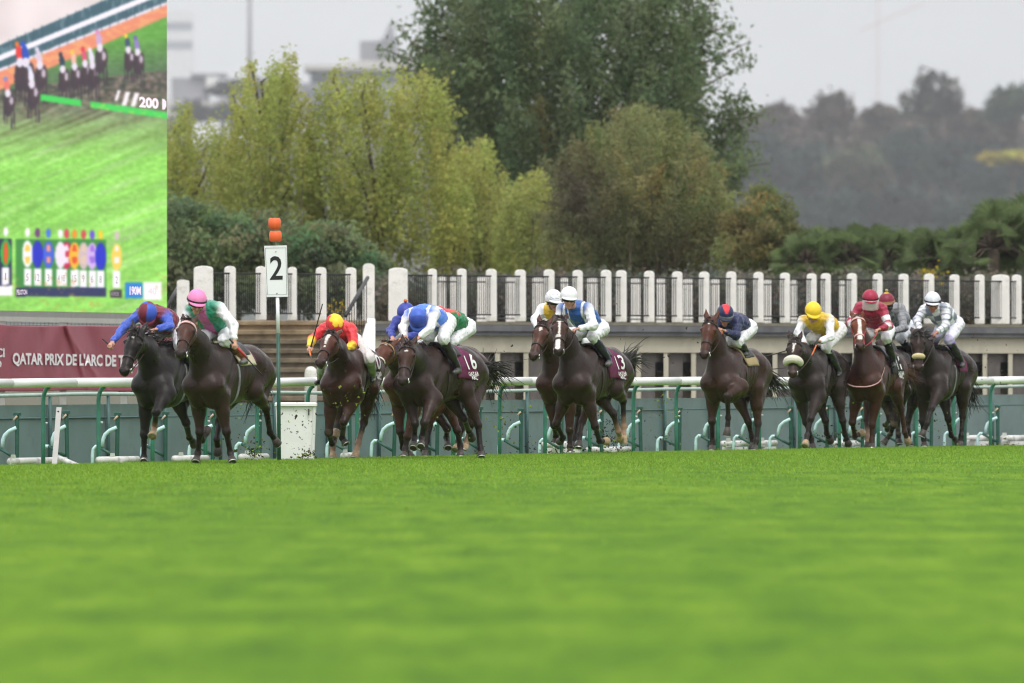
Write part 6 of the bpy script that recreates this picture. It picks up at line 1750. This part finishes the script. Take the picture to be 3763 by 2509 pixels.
for lb, poly, c_ in (('dark green hedge filling the space next to the video screen', [(440, 1120), (440, 770), (560, 750), (640, 740), (760, 780), (860, 800), (960, 800), (980, 1120)], (.19, .25, .125)),
                     ('dark green hedge behind the number two marker', [(940, 1120), (960, 790), (1060, 800), (1160, 820), (1260, 850), (1330, 900), (1400, 960), (1420, 1120)], (.195, .255, .125))):
    tree('hedge', poly, 243, 1.6, lb, 'hedge', c_, 17000, 240, .40, .07, .5, .34, .14, stems=0, group='hedge behind the terrace')
for i, (xa, xb) in enumerate(((1380, 1900), (1880, 2420), (2400, 2960), (2940, 3440), (3420, 3900))):
    tree('hedge', [(xa, 1185), (xa, 1040), ((xa+xb)/2, 1022), (xb, 1036), (xb, 1185)], 239, 1.2, f'low dark brush behind the white terrace posts, {ORD[i]} stretch from the stairs', 'hedge', (.17, .165, .13), 11000, 200, .42, .06, .5, .35, .15,
         accent=[((xa*3+xb)/4, 1160, 60, (.14, .12, .02), .5), (3200, 1090, 50, (.13, .13, .02), .6)], group='low brush behind the white fence')
# --- fan palms: round pleated fans on arching stalks
def palm(px_, py_, d, sc_, nfan, label):
    b0 = P(px_, HY, d); b0[2] = 2.0
    root = empty('fan_palm', b0, label, 'palm', 0, 'fan palms behind the terrace')
    hub = P(px_, py_, d) - b0
    V, Fs, Cc = [], [], []; st = MB()
    for k in range(nfan):
        az = rng.uniform(0, 2*PI); el = rng.uniform(-.25, 1.25)
        dr = np.array([math.cos(az)*math.cos(el), math.sin(az)*math.cos(el), math.sin(el)]); L = sc_*rng.uniform(.55, 1.0)
        tip = hub + dr*L + np.array([0, 0, -.12*L])
        st.tube([hub, hub + dr*L*.55 + [0, 0, .04], tip], [.03, .022, .012], 5)
        n1 = unit(np.cross(dr, rng.normal(size=3)*.5 + [0, 0, 1])); ff = unit(dr + [0, 0, -.25]); up_ = unit(np.cross(n1, ff))
        base = np.array((.098, .135, .055))*rng.uniform(.65, 1.6)
        nb2 = 30; r0 = .52*sc_*rng.uniform(.75, 1.1)
        for i in range(nb2):
            a = -2.0 + 4.0*(i+.5)/nb2; w_ = 2.05/nb2
            da = ff*math.cos(a) + n1*math.sin(a); dl = ff*math.cos(a-w_) + n1*math.sin(a-w_); dr2 = ff*math.cos(a+w_) + n1*math.sin(a+w_)
            rr = r0*rng.uniform(.85, 1.08); dz_ = up_*(.03 if i % 2 else -.01) + np.array([0, 0, -.10*rr])
            b_ = len(V)
            V += [tip, tip + dl*rr*.6 + up_*.015, tip + da*rr + dz_, tip + dr2*rr*.6 + up_*.015]; Fs.append((b_, b_+1, b_+2, b_+3))
            Cc += [base*rng.uniform(.85, 1.2)]*4
    link('fronds', mesh_np('fronds', np.array(V), np.array(Fs), np.array(Cc), False), M_LEAF, root)
    st.obj('stalks', M_BARK, root, True)
    s_ = MB(); s_.tube([(0, 0, 0), hub*.5 + [.04, 0, 0], hub], [.16, .14, .12], 9); s_.obj('trunk', M_BARK, root, True)
pls = [(2960, 965, 246, .62), (3030, 945, 252, .66), (3120, 955, 246, .64), (3190, 935, 254, .66), (3260, 955, 247, .64), (3350, 945, 250, .66), (3430, 960, 245, .62), (3490, 940, 253, .66), (3560, 970, 244, .6), (3650, 915, 243, .95), (3740, 905, 247, 1.02), (3820, 920, 244, 1.0)]
for i, (x_, y_, d_, s_c) in enumerate(pls):
    palm(x_, y_, d_, s_c, 44 if s_c < 1 else 60, ('large' if s_c > 1 else 'small') + f' green fan palm, {ORD[i]} counted from the rust and olive bush')
tree('shrub', [(2860, 1185), (2880, 950), (3000, 900), (3300, 885), (3560, 890), (3900, 880), (3950, 1185)], 258, 1.5, 'soft dark green shrub mass filling the space behind the fan palms', 'shrub', (.10, .145, .062), 24000, 330, .42, .08, .5, .22, .1)
# yellow flowering weeds
for lb, x_, y_, d_, n_ in (('yellow flowering weed between terrace posts at the top of the stairs', 1245, 1140, 203, 60), ('yellow leaved sprig showing above the white fence near the end rider', 3415, 1010, 232, 90)):
    b0 = P(x_, 1180, d_); r_ = empty('flowering_weed', b0, lb, 'weed')
    pts = P(x_, y_, d_) - b0 + rng.normal(size=(n_, 3))*np.array([.13, .1, .09])
    link('flower_sprays', leaf_mesh('sprays', pts, np.array([unit(v) for v in rng.normal(size=(n_, 3))]), .035, .7, np.tile([.55, .42, .03], (n_, 1))*rng.uniform(.5, 1.1, (n_, 1))), M_LEAF, r_)
    s_ = MB()
    for q in pts[:14]: s_.tube([(q[0]*.3, q[1]*.3, 0), q], [.006, .004], 4)
    s_.obj('stalks', M_BARK, r_)

# ------------------------------------------------------------------ far wood, hill, town
FD, FW = 1200.0, 2.75      # the wood stands on rising ground about three kilometres off
def far_tree(x, y, rx, ry, d, label, col, n=1500, ls=.42, parent_group='misty trees of the far wood', gaps=.0, sky_trunk=True):
    d = d*FW if d < 1500 else d
    b0 = P(x, HY, d); b0[2] = 29.0 if d < 3700 else HC + (HY-520)/F*d
    r_ = empty('far_tree', b0, label, 'tree', 0, parent_group)
    c0 = P(x, y, d) - b0; sx, sz = rx/F*d, ry/F*d
    ncl = 46; u = rng.normal(size=(ncl, 3)); u /= np.linalg.norm(u, axis=1, keepdims=True); u *= rng.uniform(.35, 1, (ncl, 1))
    u[:, 2] = np.abs(u[:, 2])*1.0 - .35*(rng.uniform(size=ncl) < .45)
    cl = c0 + u*np.array([sx, sx*.8, sz]); ci = rng.integers(0, ncl, n)
    o_ = rng.normal(size=(n, 3))*.16*np.array([sx, sx, sz*.8])
    cc = np.array(col)*rng.uniform(.75, 1.3, (ncl, 1))*(1+.08*rng.normal(size=(ncl, 3)))
    nr = rng.normal(size=(n, 3)); nr /= np.linalg.norm(nr, axis=1, keepdims=True)
    link('crown', leaf_mesh('crown', cl[ci]+o_, nr, ls*d/FD, .6, np.clip(cc[ci]*rng.uniform(.8, 1.25, (n, 1)), .003, 1)), M_FARLEAF, r_)
    s_ = MB(); s_.tube([(0, 0, 0), c0*.6, c0*1.0 + [0, 0, sz*.3]], [.35*d/FD, .25*d/FD, .08*d/FD], 7)
    for q in cl[:9]: s_.tube([c0*.8, (c0*.8+q)/2 + [0, 0, .4], q], [.14*d/FD, .09*d/FD, .04*d/FD], 5)
    s_.obj('trunk', M_BARK, r_, True)
br_ = (.100, .078, .062); gr_ = (.038, .060, .047)
far = [('brown topped misty tree just past the tallest dark tree', 2720, 470, 90, 70, 1180, br_), ('misty brown tree with sky showing through, before the twin tops', 2860, 440, 75, 60, 1230, br_), ('wide misty brown tree with a broken outline', 3050, 440, 110, 95, 1200, br_),
       ('thin misty tree with sky gaps between two larger crowns', 3230, 430, 60, 55, 1240, br_), ('tallest misty tree of the far wood with a rounded head', 3425, 390, 110, 115, 1200, (.075, .076, .06)), ('misty green tree at the edge of the picture', 3720, 400, 120, 95, 1190, (.06, .095, .06)), ('low misty brown tree between the two tallest far crowns', 3580, 450, 80, 60, 1230, br_),
       ('dark blue green misty tree under the brown tops', 2790, 620, 130, 130, 1120, gr_), ('round dark misty tree in the middle of the far wood', 2980, 640, 130, 120, 1130, gr_), ('pale misty tree in the middle of the far wood', 3150, 640, 120, 110, 1110, (.10, .105, .07)), ('dark blue green misty tree below the tallest far crown', 3330, 600, 140, 120, 1140, gr_),
       ('broad dark misty tree near the yellow one', 3520, 620, 140, 120, 1120, gr_), ('yellow leaved tree glowing in the far wood', 3720, 585, 100, 32, 1060, (.36, .29, .05)), ('dark misty tree under the yellow one', 3700, 700, 150, 90, 1080, gr_),
       ('low dark misty tree behind the smaller bush', 2850, 790, 130, 90, 1060, gr_), ('low dark misty tree above the small fan palms', 3080, 790, 150, 90, 1050, gr_), ('low grey green misty tree above the middle fan palms', 3330, 790, 160, 90, 1050, (.036, .044, .042)), ('low dark misty tree above the large fan palms', 3600, 800, 170, 90, 1040, gr_)]
for lb, x_, y_, rx, ry, d_, c_ in far: far_tree(x_, y_, rx, ry, d_, lb, c_, 1500 if y_ < 500 else 2200, .38)
# the wood behind them reads as one mass
n = 42000
wx = rng.uniform(2250, 5200, n); top_ = np.interp(wx, [2560, 2700, 2800, 2900, 3000, 3110, 3200, 3330, 3420, 3520, 3600, 3700, 3950], [500, 480, 470, 455, 450, 465, 450, 420, 420, 430, 440, 420, 420]) + 22*np.sin(wx/37) + 14*np.sin(wx/13)
wy = top_ + (985-top_)*rng.uniform(size=n)**1.0
dd = 3500 + rng.uniform(-40, 60, n)
Pc = np.stack([(wx-CX)/F*dd, dd, HC+(HY-wy)/F*dd], 1)
nr = rng.normal(size=(n, 3)); nr /= np.linalg.norm(nr, axis=1, keepdims=True)
cc = np.where((wy < top_+120)[:, None], np.array([br_]), np.array([gr_]))*rng.uniform(.7, 1.35, (n, 1))*(1 + .5*np.sin(wx/61+2*np.sin(wy/47))*np.sin(wy/39+wx/90))[:, None]
link('far_wood', leaf_mesh('far_wood', Pc, nr, 2.0, .7, cc), M_FARLEAF, label='misty brown and grey wood closing the view behind the palms', kind='stuff')
hx = np.linspace(1900, 6000, 30); V = []
for dd_, zt in ((2450, -.4), (2860, 30), (3500, 38), (3700, 33), (3860, -.4)):
    for x_ in hx: V.append(((x_-CX)/F*dd_, dd_, zt*min(1, (x_-1900)/500) - .3*(x_ < 1950)))
nh = len(hx); ii = (np.arange(4)[:, None]*nh + np.arange(nh-1)[None]).ravel()
link('terrain', mesh_np('terrain', np.array(V), np.stack([ii, ii+1, ii+nh+1, ii+nh], 1)), mat('wooded_rise', (.04, .045, .03), rough=.9, var=.3, scale=.05), kind='structure')
# hill on the horizon and the town on it
HDm = 4700.0
hx = np.linspace(-1500, 6000, 60); V = []
for k, (dd_, f_) in enumerate(((3900, .0), (4300, .55), (4700, 1.0), (5300, .8), (6500, .0))):
    for x_ in hx:
        yy = 470 + 60*math.sin(x_/420) + 160*np.clip((x_-1600)/900, 0, 1); zt = (HC + (HY-yy)/F*HDm)*f_ - .3*(f_ < .01)
        V.append(((x_-CX)/F*dd_, dd_, zt))
nh = len(hx); ii = (np.arange(4)[:, None]*nh + np.arange(nh-1)[None]).ravel()
link('hill', mesh_np('hill', np.array(V), np.stack([ii, ii+1, ii+nh+1, ii+nh], 1)), mat('hazy_hillside', (.05, .058, .045), rough=.9, var=.3, scale=.02), kind='structure')
def fbox(s_, x0, x1, y0, y1, d, th): 
    a, b = P(x0, y1, d), P(x1, y0, d); s_.box((a[0], d, a[2]), (b[0], d+th, b[2]))
def building(label, d, boxes, cat='building'):
    x0 = min(b[1] for b in boxes); x1 = max(b[2] for b in boxes); yb = max(b[4] for b in boxes)
    b0 = P((x0+x1)/2, yb, d); r_ = empty('far_building', b0, label, cat)
    for nm, xa, xb, ya, yb_, m, dp, th in boxes:
        s_ = MB(); fbox(s_, xa, xb, ya, yb_, d-dp, th); s_.v = [tuple(np.array(p)-b0) for p in s_.v]; s_.obj(nm, m, r_)
    return r_, b0
r_, b0 = building('hazy long building with a flat pale roof and a roof tower on the hill', 4450, [('wall', 1090, 1700, 305, 480, M_FARB, 0, 60), ('upper_storey', 1140, 1660, 256, 304.5, M_FARG, -4, 50), ('roof', 1115, 1690, 236, 255.5, M_FARR, 3, 66), ('roof_step', 1270, 1680, 222, 235.5, M_FARR, -8, 40),
     ('tower', 1322, 1395, 150, 221.5, M_FARB, -10, 20), ('tower', 1396, 1462, 142, 221.5, M_FARB, -8, 24), ('white_block', 1312, 1380, 288, 330, M_FARW, 5, 4.9), ('window_band', 1120, 1300, 330, 345, M_FARG, .6, .5), ('window_band', 1390, 1660, 340, 356, M_FARG, .6, .5)])
s_ = MB(); a, b, c_ = P(1405, 142, 4442), P(1455, 142, 4442), P(1436, 78, 4442); s_.tube([(a+b)/2-b0 + [0, 8, 0], c_-b0 + [0, 8, 0]], [2.6, .4], 8); s_.obj('spire', M_FARB, r_)
building('hazy low building with a white end block beside the video screen', 4300, [('wall', 630, 760, 285, 440, M_FARB, 0, 40), ('wall', 802, 870, 300, 430, M_FARB, 6, 30), ('roof', 700, 830, 268, 281, M_FARB, 2, 30), ('white_block', 758, 802, 282, 322, M_FARW, 4, 20), ('wall', 600, 860, 372, 440, M_FARR, 12, 12)])
building('faint white house low on the hill among the yellow trees', 4000, [('wall', 640, 700, 430, 470, M_FARW, 0, 12), ('wall', 772, 832, 452, 480, M_FARW, 0, 12), ('wall', 1100, 1170, 440, 560, M_FARW, 0, 12)])
building('pale tower block almost lost in the mist beside the video screen', 12500, [('wall', 560, 708, 40, 560, M_FARW, 0, 30), ('window_band', 562, 707, 80, 110, M_FARG, .6, .5), ('window_band', 562, 707, 150, 180, M_FARG, .6, .5)], 'tower block')
b0 = P(918, 520, 4100); s_ = MB(); s_.tube([P(918, 520, 4100)-b0, P(917, -150, 4100)-b0], [.85, .75], 10)
r_ = empty('mast', b0, 'thin grey mast standing alone in the misty sky', 'mast'); s_.obj('shaft', M_FARB, r_, True)
s_ = MB(); s_.lathe([(1.6, 0), (1.6, 1.2), (.9, 2)], (0, 0, -2), 10); s_.obj('base', M_FARB, r_, True)
M_CRANE = mat('mist_paled_crane', (.62, .40, .38), rough=.7)  # red and white paled in the colour itself, adding to the mist's fading
b0 = P(3226, 520, 12500); r_ = empty('tower_crane', b0, 'tower crane barely visible through the mist, pinkish, above the far wood', 'crane')
s_ = MB()
for dx in (-1.6, 1.6):
    for dy in (-1.6, 1.6): s_.tube([(dx, dy, 0), P(3226, 0, 12500)-b0 + [dx, dy, 0]], .3, 4)
for k in range(30): z_ = k*6; s_.tube([(-1.6, -1.6, z_), (1.6, -1.6, z_+6)], .2, 4)
s_.obj('tower', M_CRANE, r_)
s_ = MB(); a, b = P(3160, 118, 12500)-b0, P(3400, 12, 12500)-b0
for dz in (0, 3.2): s_.tube([a + [0, 0, dz], b + [0, 0, dz*.4]], .35, 4)
for k in range(16): s_.tube([a + (b-a)*k/16, a + (b-a)*(k+.5)/16 + [0, 0, 3]], .3, 4)
s_.obj('jib', M_CRANE, r_)
for i, (x_, y_, rx, ry, d_) in enumerate(((850, 330, 85, 40, 4150), (960, 340, 90, 55, 4180), (700, 420, 70, 50, 3950), (820, 420, 90, 45, 3970), (640, 480, 70, 50, 3900), (930, 430, 80, 40, 3980), (1020, 360, 60, 50, 4190), (1230, 420, 100, 60, 4100), (1060, 300, 30, 30, 4200))):
    far_tree(x_, y_, rx, ry, d_, ('dark hazy tree clump on the town hill ' + ('below the long flat roofed building', 'just before the mast', 'under the low building', 'in front of the white end block', 'touching the video screen low down', 'among the yellow tree tops before the mast', 'past the mast', 'half hidden by the dense yellow tree', 'rising above the roofs past the mast')[i]), (.05, .05, .05), 700, .30, 'tree clumps on the town hill')

# ------------------------------------------------------------------ turf thrown up by the hooves
V, Fs, Cc = [], [], []
def clod(p, s, c):
    b_ = len(V); q = rng.normal(size=(5, 3)); q /= np.linalg.norm(q, axis=1, keepdims=True); q *= s*rng.uniform(.5, 1.3, (5, 1))
    V.extend(p + q); Fs.extend([(b_, b_+1, b_+2), (b_, b_+2, b_+3), (b_, b_+3, b_+4), (b_, b_+4, b_+1), (b_+1, b_+2, b_+4), (b_+2, b_+3, b_+4)]); Cc.extend([np.array(c)*rng.uniform(.6, 1.4)]*5)
soil, gras = (.045, .035, .022), (.17, .22, .03)
for (x0, y0, sx, sy, n_, d_, gf) in ((930, 1640, 70, 45, 60, 146, .5), (880, 1500, 60, 60, 14, 146, .6), (1095, 1560, 70, 60, 34, 148.6, .1), (1130, 1670, 45, 22, 60, 149, .3), (1300, 1480, 90, 90, 40, 149.5, .8), (1600, 1560, 120, 90, 30, 152, .5), (1850, 1560, 60, 90, 50, 156, .6), (2050, 1650, 120, 30, 80, 160, .2), (2250, 1620, 70, 60, 200, 161, .15), (2230, 1540, 60, 60, 60, 161, .2), (2440, 1500, 60, 60, 24, 163, .9), (2450, 1600, 100, 60, 24, 164, .6),
                                     (2650, 1640, 80, 30, 30, 166, .4), (3060, 1620, 120, 40, 130, 172, .2), (3200, 1540, 110, 90, 60, 172.5, .3), (3450, 1560, 90, 90, 50, 175, .4), (3620, 1320, 90, 110, 26, 176, .05), (3680, 1640, 70, 30, 50, 178, .5), (3300, 1200, 250, 200, 24, 173, .05), (2500, 1250, 250, 160, 16, 165, .05), (1700, 1300, 200, 200, 16, 158, .05)):
    for _ in range(int(n_*1.4)):
        p = P(x0 + rng.normal()*sx*.6, min(y0 + rng.normal()*sy*.6, 1690), d_ + rng.normal()*.8)
        p[2] = max(p[2], .01)
        clod(p, rng.uniform(.008, .022)*(1.8 if rng.uniform() > .9 else 1), gras if rng.uniform() < gf else soil)
for (x0, y0, n_, d_) in ((1118, 1672, 40, 148.8), (1765, 1668, 40, 158), (935, 1670, 40, 146.5)):
    for _ in range(n_): 
        p = P(x0 + rng.normal()*14, y0 + rng.normal()*12, d_); p[2] = max(p[2], .01); clod(p, .02, soil if rng.uniform() > .4 else gras)
link('flying_turf', mesh_np('flying_turf', np.array(V), np.array(Fs), np.array(Cc), False), matv('turf_crumbs', rough=.9, spec=.1, bump=0), label='specks of mud and grass kicked up behind the galloping hooves', kind='stuff')

# ------------------------------------------------------------------ haze
m, t, b = new_mat('thin_mist'); t.nodes.remove(b)
vol = t.nodes.new('ShaderNodeVolumePrincipled'); vol.inputs['Color'].default_value = (.93, .95, 1, 1); vol.inputs['Density'].default_value = HAZE_DENSITY; vol.inputs['Anisotropy'].default_value = 0
t.links.new(vol.outputs[0], t.nodes['Material Output'].inputs['Volume'])
s_ = MB(); s_.box((-2500, -60, -1.2), (2600, 14500, 470)); s_.obj('haze', m, kind='stuff', label='thin grey mist hanging over the course and the far town')
